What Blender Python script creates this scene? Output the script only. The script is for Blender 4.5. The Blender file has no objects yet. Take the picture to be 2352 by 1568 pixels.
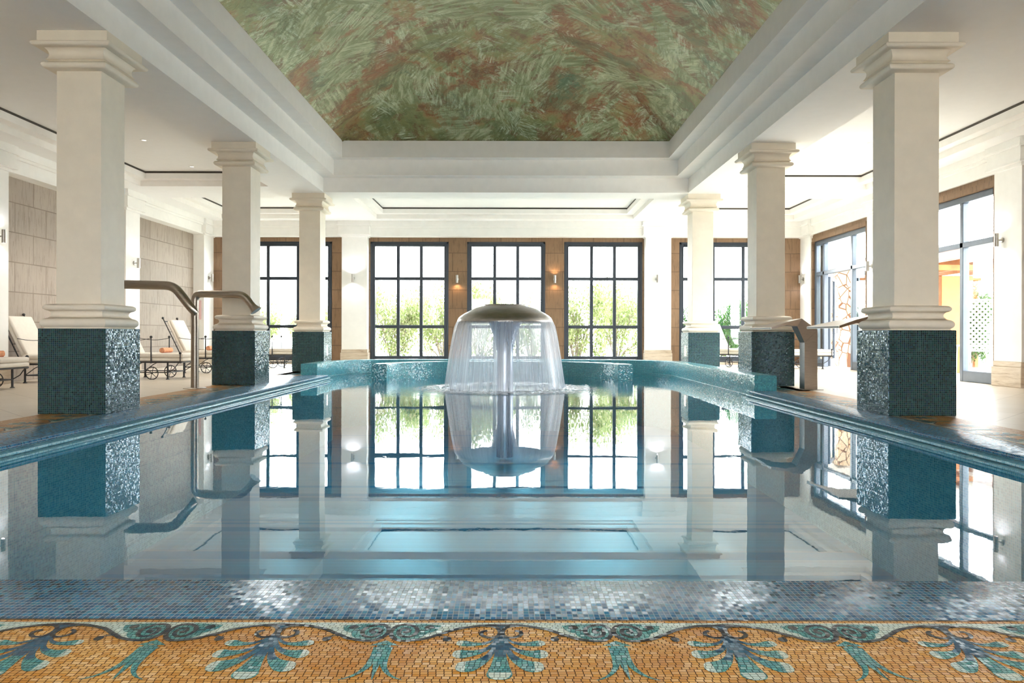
import bpy, bmesh, math, random
from mathutils import Vector, Matrix
random.seed(7)
C = bpy.context.scene.collection
S = bpy.context.scene
R = math.radians
PI = math.pi

# ------------------------------------------------------------------ camera
F_PX = 1700.0
cam_d = bpy.data.cameras.new('camera'); cam = bpy.data.objects.new('camera', cam_d); C.objects.link(cam)
cam_d.sensor_width = 36.0; cam_d.sensor_fit = 'HORIZONTAL'
cam_d.lens = 36.0 * F_PX / 2352.0
cam.location = (0, 0, 0.85)
cam.rotation_mode = 'QUATERNION'
cam.rotation_quaternion = (Matrix.Rotation(R(-0.115), 3, 'Y') @ Matrix.Rotation(R(90), 3, 'X')).to_quaternion()
cam_d.shift_x = -4 / 2352.0
cam_d.shift_y = -16 / 2352.0
cam_d.clip_end = 300
S.camera = cam

# ------------------------------------------------------------------ sky, sun, exposure
SKY = 6.0
w = bpy.data.worlds.new('sky'); S.world = w; w.use_nodes = True
nt = w.node_tree; bg = nt.nodes['Background']
tc = nt.nodes.new('ShaderNodeTexCoord'); sep = nt.nodes.new('ShaderNodeSeparateXYZ'); rp = nt.nodes.new('ShaderNodeValToRGB')
nt.links.new(tc.outputs['Generated'], sep.inputs[0]); nt.links.new(sep.outputs['Z'], rp.inputs[0])
rp.color_ramp.elements[0].color = (0.95, 0.975, 1.0, 1); rp.color_ramp.elements[1].color = (0.66, 0.82, 1.0, 1)
rp.color_ramp.elements[0].position = 0.05
nt.links.new(rp.outputs[0], bg.inputs[0]); bg.inputs[1].default_value = SKY
sun_d = bpy.data.lights.new('sun', 'SUN'); sun = bpy.data.objects.new('sun', sun_d); C.objects.link(sun)
sun_d.energy = 2.2; sun_d.angle = R(0.6); sun_d.color = (1, 0.95, 0.86)
sun.location = (30, 30, 40)
sun.rotation_euler = Vector((0.62, -0.25, 1.35)).to_track_quat('Z', 'Y').to_euler()
S.view_settings.view_transform = 'Standard'; S.view_settings.look = 'None'
S.view_settings.exposure = 1.88; S.view_settings.gamma = 1.0; S.view_settings.use_curve_mapping = False
S.cycles.max_bounces = 10; S.cycles.diffuse_bounces = 6; S.cycles.glossy_bounces = 5
S.cycles.transparent_max_bounces = 24; S.cycles.transmission_bounces = 6
S.cycles.sample_clamp_indirect = 12.0
S.cycles.caustics_reflective = False; S.cycles.caustics_refractive = False

# ------------------------------------------------------------------ materials
MATS = {}
def newmat(name):
    m = bpy.data.materials.new(name); m.use_nodes = True
    n = m.node_tree; b = n.nodes['Principled BSDF']
    MATS[name] = m
    return m, n, b
def N(n, t, **kw):
    x = n.nodes.new(t)
    for k, v in kw.items(): setattr(x, k, v)
    return x
def L(n, a, b): n.links.new(a, b)
def mth(n, op, a, b=None, c=None, clamp=False):
    x = n.nodes.new('ShaderNodeMath'); x.operation = op; x.use_clamp = clamp
    for i, v in enumerate((a, b, c)):
        if v is None: continue
        if isinstance(v, (int, float)): x.inputs[i].default_value = v
        else: n.links.new(v, x.inputs[i])
    return x.outputs[0]
def ramp(n, fac, cols, interp='LINEAR'):
    r = n.nodes.new('ShaderNodeValToRGB'); cr = r.color_ramp; cr.interpolation = interp
    while len(cr.elements) < len(cols): cr.elements.new(0.5)
    for e, (p, c) in zip(cr.elements, cols): e.position = p; e.color = (*c, 1)
    n.links.new(fac, r.inputs[0]); return r.outputs[0]
def mixc(n, f, a, b):
    x = n.nodes.new('ShaderNodeMix'); x.data_type = 'RGBA'
    for i, v in ((0, f), (6, a), (7, b)):
        if isinstance(v, (int, float)): x.inputs[i].default_value = v
        elif isinstance(v, tuple): x.inputs[i].default_value = (*v, 1)
        else: n.links.new(v, x.inputs[i])
    return x.outputs[2]
def noise(n, vec, scale, detail=3, rough=0.5, dist=0.0):
    x = n.nodes.new('ShaderNodeTexNoise'); x.inputs['Scale'].default_value = scale
    x.inputs['Detail'].default_value = detail; x.inputs['Roughness'].default_value = rough
    x.inputs['Distortion'].default_value = dist
    if vec is not None: n.links.new(vec, x.inputs['Vector'])
    return x
def mapping(n, vec, scale=(1, 1, 1), rot=(0, 0, 0), loc=(0, 0, 0)):
    x = n.nodes.new('ShaderNodeMapping'); x.inputs['Scale'].default_value = scale
    x.inputs['Rotation'].default_value = rot; x.inputs['Location'].default_value = loc
    n.links.new(vec, x.inputs['Vector']); return x.outputs[0]
def bump(n, b, h, strength, dist=0.01):
    x = n.nodes.new('ShaderNodeBump'); x.inputs['Strength'].default_value = strength
    x.inputs['Distance'].default_value = dist
    n.links.new(h, x.inputs['Height']); n.links.new(x.outputs[0], b.inputs['Normal']); return x

def plain(name, col, rough=0.5, metal=0.0, spec=0.5, var=0.05, bmp=0.0, scale=6.0):
    m, n, b = newmat(name)
    tc = N(n, 'ShaderNodeTexCoord')
    ns = noise(n, tc.outputs['Object'], scale, 4)
    lo = tuple(max(0, c * (1 - var)) for c in col); hi = tuple(min(1, c * (1 + var)) for c in col)
    L(n, ramp(n, ns.outputs['Fac'], [(0.3, lo), (0.7, hi)]), b.inputs['Base Color'])
    b.inputs['Roughness'].default_value = rough; b.inputs['Metallic'].default_value = metal
    b.inputs['Specular IOR Level'].default_value = spec
    if bmp:
        n2 = noise(n, tc.outputs['Object'], scale * 12, 3)
        bump(n, b, n2.outputs['Fac'], bmp, 0.004)
    return m

plain('plaster_white', (0.90, 0.88, 0.84), 0.75, var=0.02, bmp=0.12, spec=0.3)
plain('plaster_beam', (0.91, 0.88, 0.84), 0.7, var=0.02, bmp=0.08, spec=0.3)
plain('plaster_pillar', (0.84, 0.76, 0.635), 0.6, var=0.03, bmp=0.1, spec=0.4)
plain('ceiling_white', (0.90, 0.885, 0.86), 0.8, var=0.01, spec=0.2)
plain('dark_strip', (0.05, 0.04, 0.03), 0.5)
plain('frame_metal', (0.010, 0.018, 0.030), 0.4, var=0.1, spec=0.6)
plain('door_metal', (0.075, 0.095, 0.125), 0.35, var=0.1, spec=0.6)
plain('iron', (0.02, 0.018, 0.018), 0.45, var=0.2, bmp=0.2, scale=30)
plain('cushion', (0.76, 0.70, 0.61), 0.85, var=0.03, bmp=0.3, scale=14)
plain('towel', (0.85, 0.40, 0.22), 0.95, var=0.12, bmp=0.6, scale=25)
plain('towel_edge', (0.55, 0.13, 0.05), 0.95, var=0.12, bmp=0.6, scale=25)
plain('gravel', (0.62, 0.58, 0.50), 0.9, var=0.15, scale=3)
plain('bark', (0.22, 0.17, 0.12), 0.9, var=0.3, bmp=0.5, scale=8)
plain('wood_orange', (0.34, 0.12, 0.025), 0.6, var=0.25, scale=4)
plain('lattice_white', (0.50, 0.49, 0.47), 0.6)
plain('white_plastic', (0.85, 0.85, 0.83), 0.4)
plain('dark_pottery', (0.08, 0.05, 0.04), 0.5)
plain('sign_pink', (0.80, 0.55, 0.55), 0.5)
plain('sign_red', (0.55, 0.05, 0.10), 0.5)

def metal(name, col, rough, streak=(1, 1, 30)):
    m, n, b = newmat(name)
    tc = N(n, 'ShaderNodeTexCoord')
    ns = noise(n, mapping(n, tc.outputs['Object'], streak), 8, 5)
    L(n, ramp(n, ns.outputs['Fac'], [(0.3, tuple(c * .82 for c in col)), (0.7, tuple(min(1, c * 1.12) for c in col))]), b.inputs['Base Color'])
    L(n, mth(n, 'MULTIPLY_ADD', ns.outputs['Fac'], 0.25, rough - 0.1), b.inputs['Roughness'])
    b.inputs['Metallic'].default_value = 1.0
    bump(n, b, ns.outputs['Fac'], 0.08, 0.003)
    return m
metal('steel', (0.42, 0.37, 0.31), 0.30)
metal('steel_cap', (0.48, 0.455, 0.435), 0.36, (1, 1, 3))
metal('steel_wet', (0.50, 0.54, 0.64), 0.25, (5, 5, .15))
metal('steel_panel', (0.55, 0.50, 0.46), 0.33)
metal('steel_sconce', (0.45, 0.42, 0.38), 0.3)

def emit(name, col, s):
    m, n, b = newmat(name)
    b.inputs['Emission Color'].default_value = (*col, 1); b.inputs['Emission Strength'].default_value = s
    b.inputs['Base Color'].default_value = (*col, 1)
emit('lamp_cool', (0.85, 0.88, 1.0), 4); emit('lamp_warm', (1.0, 0.72, 0.42), 3); emit('lamp_soft', (1, 0.95, 0.88), .9)

def mosaic(name, cols, tile=(0.02, 0.02), grout=(0.25, 0.28, 0.25), gw=0.07, rough=0.12, tilt=0.10, running=False, blotch=None, jitter=0.12, spec=0.6, stint=(1, 1, 1), ior=1.5):
    """small glass tiles with grout, each tile its own shade and its own slight tilt"""
    m, n, b = newmat(name)
    uv = N(n, 'ShaderNodeUVMap'); uv.uv_map = 'UVMap'
    wob = noise(n, uv.outputs[0], 4.0, 2)
    add = N(n, 'ShaderNodeVectorMath', operation='MULTIPLY_ADD')
    L(n, wob.outputs['Color'], add.inputs[0]); add.inputs[1].default_value = (jitter * tile[0] * 6,) * 2 + (0,); L(n, uv.outputs[0], add.inputs[2])
    sx = N(n, 'ShaderNodeSeparateXYZ'); L(n, add.outputs[0], sx.inputs[0])
    v = mth(n, 'DIVIDE', sx.outputs[1], tile[1]); row = mth(n, 'FLOOR', v)
    u = mth(n, 'DIVIDE', sx.outputs[0], tile[0])
    if running:
        wr = N(n, 'ShaderNodeTexWhiteNoise', noise_dimensions='1D'); L(n, row, wr.inputs['W'])
        u = mth(n, 'ADD', u, wr.outputs['Value'])
    col = mth(n, 'FLOOR', u)
    fu = mth(n, 'ABSOLUTE', mth(n, 'SUBTRACT', mth(n, 'FRACT', u), 0.5)); fv = mth(n, 'ABSOLUTE', mth(n, 'SUBTRACT', mth(n, 'FRACT', v), 0.5))
    g = mth(n, 'GREATER_THAN', mth(n, 'MAXIMUM', fu, fv), 0.5 - gw)
    cmb = N(n, 'ShaderNodeCombineXYZ'); L(n, col, cmb.inputs[0]); L(n, row, cmb.inputs[1])
    wn = N(n, 'ShaderNodeTexWhiteNoise', noise_dimensions='3D'); L(n, cmb.outputs[0], wn.inputs['Vector'])
    k = len(cols)
    c = ramp(n, wn.outputs['Value'], [(i / k, cc) for i, cc in enumerate(cols)], 'CONSTANT')
    if blotch:
        bn = noise(n, uv.outputs[0], 2.6, 2)
        c = mixc(n, ramp(n, bn.outputs['Fac'], [(0.38, (0, 0, 0)), (0.62, (1, 1, 1))]), c, mixc(n, 0.65, c, blotch))
    c = mixc(n, g, c, grout)
    L(n, c, b.inputs['Base Color'])
    L(n, mth(n, 'MULTIPLY_ADD', g, 0.6, rough), b.inputs['Roughness'])
    b.inputs['Specular IOR Level'].default_value = spec; b.inputs['Specular Tint'].default_value = (*stint, 1); b.inputs['IOR'].default_value = ior
    geo = N(n, 'ShaderNodeNewGeometry')
    sub = N(n, 'ShaderNodeVectorMath', operation='SUBTRACT'); L(n, wn.outputs['Color'], sub.inputs[0]); sub.inputs[1].default_value = (.5, .5, .5)
    sc = N(n, 'ShaderNodeVectorMath', operation='SCALE'); L(n, sub.outputs[0], sc.inputs[0]); sc.inputs['Scale'].default_value = tilt * 2
    ad = N(n, 'ShaderNodeVectorMath', operation='ADD'); L(n, sc.outputs[0], ad.inputs[0]); L(n, geo.outputs['Normal'], ad.inputs[1])
    nr = N(n, 'ShaderNodeVectorMath', operation='NORMALIZE'); L(n, ad.outputs[0], nr.inputs[0])
    bp = N(n, 'ShaderNodeBump'); bp.inputs['Strength'].default_value = 0.5; bp.inputs['Distance'].default_value = 0.002
    L(n, mth(n, 'SUBTRACT', 1.0, g), bp.inputs['Height']); L(n, nr.outputs[0], bp.inputs['Normal'])
    L(n, bp.outputs[0], b.inputs['Normal'])
    return m
mosaic('tile_pedestal', [(.005, .026, .028), (.008, .038, .040), (.012, .050, .048), (.010, .030, .060), (.018, .060, .065), (.006, .024, .034)], grout=(.08, .13, .11), gw=0.08, tilt=0.10, spec=1.0, jitter=.03, stint=(.55, .78, 1))  # bluish tiles and blue specular tint put the sky's reflection into the colour
mosaic('tile_coping', [(.005, .075, .18), (.010, .13, .28), (.018, .18, .35), (.007, .10, .22), (.03, .20, .32), (.005, .07, .14)], tile=(.0165, .0225), grout=(.42, .48, .50), gw=0.055, tilt=0.06, rough=.24, spec=.5, jitter=.08, stint=(.30, .62, 1), ior=1.18)  # blue specular tint imitates a bluish sky reflection
mosaic('tile_ledge', [(.10, .38, .50), (.14, .46, .58), (.08, .34, .46), (.18, .50, .58)], tile=(.0205, .02), grout=(.35, .5, .55), gw=0.06, tilt=0.1, rough=.2)
mosaic('tile_curb', [(.015, .20, .28), (.02, .27, .36), (.03, .30, .36), (.02, .24, .33), (.045, .36, .44), (.02, .22, .26)], grout=(.22, .45, .47), gw=0.08, tilt=0.12, jitter=.04)
mosaic('tile_basin', [(.001, .12, .25), (.002, .15, .29), (.003, .17, .32), (.001, .13, .26)], grout=(.02, .22, .42), gw=0.05, tilt=0.02, rough=.3)
mosaic('tile_orange', [(.70, .36, .08), (.78, .46, .15), (.66, .32, .06), (.84, .56, .26), (.72, .40, .12), (.60, .26, .03)], tile=(.0205, .0132), grout=(.10, .04, .012), gw=0.065, tilt=0.05, running=True, blotch=(.48, .17, .008), jitter=.2, rough=.3, spec=.3)
mosaic('tile_teal', [(.05, .22, .22), (.08, .30, .28), (.12, .36, .34), (.06, .25, .27)], tile=(.014, .014), grout=(.02, .06, .06), gw=0.07, running=True, jitter=.5, rough=.3, spec=.3)
mosaic('tile_pale', [(.52, .62, .56), (.60, .68, .60), (.46, .57, .52), (.56, .63, .54)], tile=(.016, .014), grout=(.10, .12, .10), gw=0.05, running=True, jitter=.5, rough=.3, spec=.3)
mosaic('tile_dark', [(.012, .016, .028), (.02, .022, .035), (.03, .025, .02), (.015, .03, .05)], tile=(.014, .012), grout=(.06, .06, .05), gw=0.05, jitter=.5, rough=.3, spec=.3)
mosaic('tile_petrol', [(.010, .055, .11), (.018, .085, .155), (.03, .12, .19)], tile=(.014, .014), grout=(.06, .10, .13), gw=0.05, running=True, jitter=.5, rough=.3, spec=.3)

def floor_tiles():
    m, n, b = newmat('floor_tiles')
    tc = N(n, 'ShaderNodeTexCoord')
    mp = mapping(n, tc.outputs['Object'], rot=(0, 0, R(45)))
    br = N(n, 'ShaderNodeTexBrick'); br.offset = 0; br.squash = 1
    L(n, mp, br.inputs['Vector']); br.inputs['Scale'].default_value = 1.0
    br.inputs['Brick Width'].default_value = 0.6; br.inputs['Row Height'].default_value = 0.6
    br.inputs['Mortar Size'].default_value = 0.003; br.inputs['Mortar Smooth'].default_value = 0.1
    br.inputs['Color1'].default_value = (.66, .56, .44, 1); br.inputs['Color2'].default_value = (.72, .63, .52, 1); br.inputs['Mortar'].default_value = (.22, .16, .11, 1)
    ns = noise(n, mapping(n, tc.outputs['Object'], (1, 4, 1)), 2.5, 5)
    L(n, mixc(n, mth(n, 'MULTIPLY', ns.outputs['Fac'], 0.35), br.outputs['Color'], (.80, .70, .58)), b.inputs['Base Color'])
    b.inputs['Roughness'].default_value = 0.32
floor_tiles()

def stone(name, c1, c2, mortar, bw, rh, streak):
    m, n, b = newmat(name)
    uv = N(n, 'ShaderNodeUVMap'); uv.uv_map = 'UVMap'
    br = N(n, 'ShaderNodeTexBrick'); br.offset = 0.42; br.squash = 1
    L(n, uv.outputs[0], br.inputs['Vector']); br.inputs['Scale'].default_value = 1.0
    br.inputs['Brick Width'].default_value = bw; br.inputs['Row Height'].default_value = rh
    br.inputs['Mortar Size'].default_value = 0.010; br.inputs['Mortar Smooth'].default_value = 0.2
    br.inputs['Color1'].default_value = (*c1, 1); br.inputs['Color2'].default_value = (*c2, 1); br.inputs['Mortar'].default_value = (*mortar, 1)
    sv = noise(n, mapping(n, uv.outputs[0], (26, 2.2, 1)), 1.0, 6, 0.7, 0.5)
    lines = ramp(n, sv.outputs['Fac'], [(0.42, (0, 0, 0)), (0.47, (1, 1, 1)), (0.60, (1, 1, 1)), (0.72, (.7, .7, .7))])
    dark = mixc(n, 0.5, br.outputs['Color'], mortar)
    c = mixc(n, lines, dark, br.outputs['Color'])
    bl = noise(n, uv.outputs[0], 1.3, 4)
    c = mixc(n, mth(n, 'MULTIPLY', bl.outputs['Fac'], 0.5), c, tuple(min(1, x * 1.35) for x in c2))
    L(n, c, b.inputs['Base Color']); b.inputs['Roughness'].default_value = 0.7
    mx = mth(n, 'MULTIPLY', sv.outputs['Fac'], mth(n, 'SUBTRACT', 1.0, br.outputs['Fac']))
    bump(n, b, mx, 0.6, 0.012)
    return m
stone('stone_cladding', (.31, .25, .20), (.37, .305, .25), (.13, .095, .07), 0.88, 0.53, 1)
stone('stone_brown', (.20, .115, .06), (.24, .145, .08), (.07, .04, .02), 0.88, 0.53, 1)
stone('stone_plinth', (.55, .45, .34), (.60, .50, .38), (.35, .26, .18), 1.4, 2.0, 1)
def travertine():
    m, n, b = newmat('travertine')
    tc = N(n, 'ShaderNodeTexCoord')
    ns = noise(n, mapping(n, tc.outputs['Object'], (1, 1, 9)), 2.0, 7, .65, .6)
    L(n, ramp(n, ns.outputs['Fac'], [(0.3, (.34, .25, .17)), (0.45, (.56, .45, .33)), (0.6, (.66, .56, .44)), (0.75, (.48, .38, .28))]), b.inputs['Base Color'])
    b.inputs['Roughness'].default_value = 0.5
travertine()
def flagstone():
    m, n, b = newmat('flagstone')
    tc = N(n, 'ShaderNodeTexCoord')
    vo = N(n, 'ShaderNodeTexVoronoi', feature='DISTANCE_TO_EDGE'); vo.inputs['Scale'].default_value = 3.2; L(n, mapping(n, tc.outputs['Object'], (1.3, 1.3, 1)), vo.inputs['Vector'])
    vc = N(n, 'ShaderNodeTexVoronoi'); vc.inputs['Scale'].default_value = 3.2; L(n, mapping(n, tc.outputs['Object'], (1.3, 1.3, 1)), vc.inputs['Vector'])
    sx = N(n, 'ShaderNodeSeparateXYZ'); L(n, vc.outputs['Color'], sx.inputs[0])
    c = ramp(n, sx.outputs[0], [(0, (.55, .36, .22)), (.5, (.70, .56, .40)), (1, (.62, .44, .26))])
    e = mth(n, 'LESS_THAN', vo.outputs['Distance'], 0.035)
    L(n, mixc(n, e, c, (.16, .07, .03)), b.inputs['Base Color']); b.inputs['Roughness'].default_value = .8
flagstone()

def vault_paint():
    m, n, b = newmat('vault_paint')
    tc = N(n, 'ShaderNodeTexCoord'); P = tc.outputs['Object']
    # warp
    wn = noise(n, P, 0.9, 8, .65); ad = N(n, 'ShaderNodeVectorMath', operation='MULTIPLY_ADD'); L(n, wn.outputs['Color'], ad.inputs[0]); ad.inputs[1].default_value = (1.2, 1.2, 1.2); L(n, P, ad.inputs[2])
    vo = N(n, 'ShaderNodeTexVoronoi'); vo.inputs['Scale'].default_value = 0.9; L(n, ad.outputs[0], vo.inputs['Vector'])
    sx = N(n, 'ShaderNodeSeparateXYZ'); L(n, vo.outputs['Color'], sx.inputs[0])
    ang = mth(n, 'MULTIPLY', sx.outputs[0], 2.6)
    vr = N(n, 'ShaderNodeVectorRotate', rotation_type='Z_AXIS'); L(n, P, vr.inputs['Vector']); L(n, ang, vr.inputs['Angle'])
    st = noise(n, mapping(n, vr.outputs[0], (1.5, 13, 5)), 1.0, 9, .62, .35)
    vo2 = N(n, 'ShaderNodeTexVoronoi'); vo2.inputs['Scale'].default_value = 1.7; L(n, ad.outputs[0], vo2.inputs['Vector'])
    s2 = N(n, 'ShaderNodeSeparateXYZ'); L(n, vo2.outputs['Color'], s2.inputs[0])
    vr2 = N(n, 'ShaderNodeVectorRotate', rotation_type='Z_AXIS'); L(n, P, vr2.inputs['Vector']); L(n, mth(n, 'MULTIPLY', s2.outputs[0], 3.0), vr2.inputs['Angle'])
    st2 = noise(n, mapping(n, vr2.outputs[0], (2.2, 30, 8)), 1.0, 8, .66, .2)
    big = noise(n, ad.outputs[0], 0.40, 7, .66)
    base = ramp(n, big.outputs['Fac'], [(0.38, (.15, .18, .07)), (0.455, (.27, .27, .10)), (0.50, (.38, .25, .10)), (0.53, (.31, .105, .04)), (0.56, (.30, .21, .09)), (0.64, (.13, .19, .10))])
    med = noise(n, ad.outputs[0], 0.9, 8, .72)
    base = mixc(n, ramp(n, med.outputs['Fac'], [(0.49, (0, 0, 0)), (0.54, (1, 1, 1))]), base, (.25, .28, .13))
    blot = noise(n, ad.outputs[0], 2.6, 8, .75)
    base = mixc(n, ramp(n, blot.outputs['Fac'], [(0.53, (0, 0, 0)), (0.58, (.8, .8, .8))]), base, (.20, .10, .045))
    hi = ramp(n, st.outputs['Fac'], [(0.44, (0, 0, 0)), (0.64, (1, 1, 1))])
    hi2 = ramp(n, st2.outputs['Fac'], [(0.46, (0, 0, 0)), (0.62, (1, 1, 1))])
    m1 = noise(n, ad.outputs[0], .9, 9, .74); m2 = noise(n, mapping(n, ad.outputs[0], loc=(7, 3, 0)), 1.3, 9, .76)
    c = mixc(n, mth(n, 'MULTIPLY', hi, ramp(n, m1.outputs['Fac'], [(0.47, (.10,) * 3), (0.54, (.9,) * 3)])), base, (.58, .60, .36))
    c = mixc(n, mth(n, 'MULTIPLY', hi2, ramp(n, m2.outputs['Fac'], [(0.52, (0.02,) * 3), (0.58, (.75,) * 3)])), c, (.74, .80, .58))
    dk = ramp(n, st2.outputs['Fac'], [(0.34, (1, 1, 1)), (0.44, (0, 0, 0))])
    c = mixc(n, mth(n, 'MULTIPLY', dk, .4), c, (.10, .05, .02))
    L(n, c, b.inputs['Base Color'])
    b.inputs['Roughness'].default_value = 0.38; b.inputs['Metallic'].default_value = 0.25
    bump(n, b, mth(n, 'ADD', st.outputs['Fac'], st2.outputs['Fac']), 0.35, 0.02)
vault_paint()

def ior_of(n, v):
    """the same reflectance on both sides of a thin interface"""
    g = N(n, 'ShaderNodeNewGeometry')
    return mth(n, 'MULTIPLY_ADD', g.outputs['Backfacing'], 1 / v - v, v)
def glass():
    m, n, b = newmat('window_glass')
    out = n.nodes['Material Output']
    tr = N(n, 'ShaderNodeBsdfTransparent'); tr.inputs[0].default_value = (.96, .98, .97, 1)
    gl = N(n, 'ShaderNodeBsdfGlossy'); gl.inputs['Roughness'].default_value = 0.02
    fr = N(n, 'ShaderNodeFresnel'); L(n, ior_of(n, 1.45), fr.inputs[0])
    mx = N(n, 'ShaderNodeMixShader'); L(n, fr.outputs[0], mx.inputs[0]); L(n, tr.outputs[0], mx.inputs[1]); L(n, gl.outputs[0], mx.inputs[2])
    L(n, mx.outputs[0], out.inputs[0])
glass()

FX, FY = -0.155, 13.0     # fountain centre
def water():
    m, n, b = newmat('pool_water')
    out = n.nodes['Material Output']
    tc = N(n, 'ShaderNodeTexCoord'); P = tc.outputs['Object']
    tr = N(n, 'ShaderNodeBsdfTransparent'); tr.inputs[0].default_value = (.55, .90, 1.0, 1)
    gl = N(n, 'ShaderNodeBsdfGlossy'); gl.inputs['Roughness'].default_value = 0.0; gl.inputs[0].default_value = (1, 1, 1, 1)
    fr = N(n, 'ShaderNodeFresnel'); L(n, ior_of(n, 1.50), fr.inputs[0])
    mx = N(n, 'ShaderNodeMixShader'); L(n, fr.outputs[0], mx.inputs[0]); L(n, tr.outputs[0], mx.inputs[1]); L(n, gl.outputs[0], mx.inputs[2])
    L(n, mx.outputs[0], out.inputs[0])
    # ripples: almost still, livelier close to the fountain
    n1 = noise(n, P, 1.6, 2, .4); n2 = noise(n, P, 13, 3, .5)
    d = N(n, 'ShaderNodeVectorMath', operation='DISTANCE'); L(n, P, d.inputs[0]); d.inputs[1].default_value = (FX, FY, 0)
    near = N(n, 'ShaderNodeMapRange'); L(n, d.outputs['Value'], near.inputs[0]); near.inputs[1].default_value = 1.2; near.inputs[2].default_value = 3.4; near.inputs[3].default_value = 1.0; near.inputs[4].default_value = 0.0
    k = mth(n, 'POWER', near.outputs[0], 2.0)
    h = mth(n, 'ADD', mth(n, 'MULTIPLY', n1.outputs['Fac'], 0.0010), mth(n, 'MULTIPLY', n2.outputs['Fac'], mth(n, 'MULTIPLY_ADD', k, 0.006, 0.00006)))
    bp = N(n, 'ShaderNodeBump'); bp.inputs['Strength'].default_value = 1.0; bp.inputs['Distance'].default_value = 1.0
    L(n, h, bp.inputs['Height'])
    L(n, bp.outputs[0], gl.inputs['Normal']); L(n, bp.outputs[0], fr.inputs['Normal'])
water()

def curtain():
    m, n, b = newmat('falling_water')
    out = n.nodes['Material Output']
    uv = N(n, 'ShaderNodeUVMap'); uv.uv_map = 'UVMap'
    s1 = noise(n, mapping(n, uv.outputs[0], (110, .5, 1)), 1.0, 5, .6)
    s2 = noise(n, mapping(n, uv.outputs[0], (16, .35, 1)), 1.0, 3, .5)
    a = mth(n, 'ADD', mth(n, 'MULTIPLY', s1.outputs['Fac'], .6), mth(n, 'MULTIPLY', s2.outputs['Fac'], .4))
    al = N(n, 'ShaderNodeMapRange'); L(n, a, al.inputs[0]); al.inputs[1].default_value = .36; al.inputs[2].default_value = .66; al.inputs[3].default_value = .20; al.inputs[4].default_value = .66
    tr = N(n, 'ShaderNodeBsdfTransparent')
    df = N(n, 'ShaderNodeBsdfDiffuse'); df.inputs[0].default_value = (.86, .91, 1.0, 1)
    tl = N(n, 'ShaderNodeBsdfTranslucent'); tl.inputs[0].default_value = (.84, .90, 1.0, 1)
    gl = N(n, 'ShaderNodeBsdfGlossy'); gl.inputs['Roughness'].default_value = .25
    a1 = N(n, 'ShaderNodeMixShader'); a1.inputs[0].default_value = .72; L(n, df.outputs[0], a1.inputs[1]); L(n, tl.outputs[0], a1.inputs[2])
    a2 = N(n, 'ShaderNodeMixShader'); a2.inputs[0].default_value = .15; L(n, a1.outputs[0], a2.inputs[1]); L(n, gl.outputs[0], a2.inputs[2])
    mx = N(n, 'ShaderNodeMixShader'); L(n, al.outputs[0], mx.inputs[0]); L(n, tr.outputs[0], mx.inputs[1]); L(n, a2.outputs[0], mx.inputs[2])
    L(n, mx.outputs[0], out.inputs[0])
curtain()
def foam():
    m, n, b = newmat('splash_water')
    out = n.nodes['Material Output']
    tc = N(n, 'ShaderNodeTexCoord'); P = tc.outputs['Object']
    n1 = noise(n, P, 14, 5, .65); n2 = noise(n, P, 5, 3)
    d = N(n, 'ShaderNodeVectorMath', operation='LENGTH'); L(n, P, d.inputs[0])
    ring = N(n, 'ShaderNodeMapRange'); L(n, mth(n, 'ABSOLUTE', mth(n, 'SUBTRACT', d.outputs['Value'], 1.0)), ring.inputs[0]); ring.inputs[1].default_value = 0.34; ring.inputs[2].default_value = .66; ring.inputs[3].default_value = .95; ring.inputs[4].default_value = .0
    al = mth(n, 'MULTIPLY', ring.outputs[0], ramp(n, n1.outputs['Fac'], [(0.38, (.10,) * 3), (0.6, (1,) * 3)]), clamp=True)
    tr = N(n, 'ShaderNodeBsdfTransparent')
    df = N(n, 'ShaderNodeBsdfDiffuse'); df.inputs[0].default_value = (.82, .88, .97, 1)
    gl = N(n, 'ShaderNodeBsdfGlossy'); gl.inputs['Roughness'].default_value = .08
    bp = N(n, 'ShaderNodeBump'); bp.inputs['Strength'].default_value = 1; bp.inputs['Distance'].default_value = .05; L(n, n1.outputs['Fac'], bp.inputs['Height'])
    L(n, bp.outputs[0], gl.inputs['Normal']); L(n, bp.outputs[0], df.inputs['Normal'])
    a = N(n, 'ShaderNodeMixShader'); a.inputs[0].default_value = .45; L(n, df.outputs[0], a.inputs[1]); L(n, gl.outputs[0], a.inputs[2])
    mx = N(n, 'ShaderNodeMixShader'); L(n, al, mx.inputs[0]); L(n, tr.outputs[0], mx.inputs[1]); L(n, a.outputs[0], mx.inputs[2])
    L(n, mx.outputs[0], out.inputs[0])
foam()
def leafmat(name, cols):
    m, n, b = newmat(name)
    out = n.nodes['Material Output']
    geo = N(n, 'ShaderNodeNewGeometry')
    c = ramp(n, geo.outputs['Random Per Island'], [(i / (len(cols) - 1), k) for i, k in enumerate(cols)])
    df = N(n, 'ShaderNodeBsdfDiffuse'); L(n, c, df.inputs[0]); tl = N(n, 'ShaderNodeBsdfTranslucent'); L(n, c, tl.inputs[0])
    a = N(n, 'ShaderNodeMixShader'); a.inputs[0].default_value = .45; L(n, df.outputs[0], a.inputs[1]); L(n, tl.outputs[0], a.inputs[2]); L(n, a.outputs[0], out.inputs[0])
leafmat('leaf_pale', [(.12, .17, .05), (.26, .31, .10), (.36, .38, .18), (.46, .42, .28), (.20, .26, .08)])
leafmat('leaf_deep', [(.02, .06, .015), (.06, .13, .03), (.05, .11, .05), (.13, .20, .05)])

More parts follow.
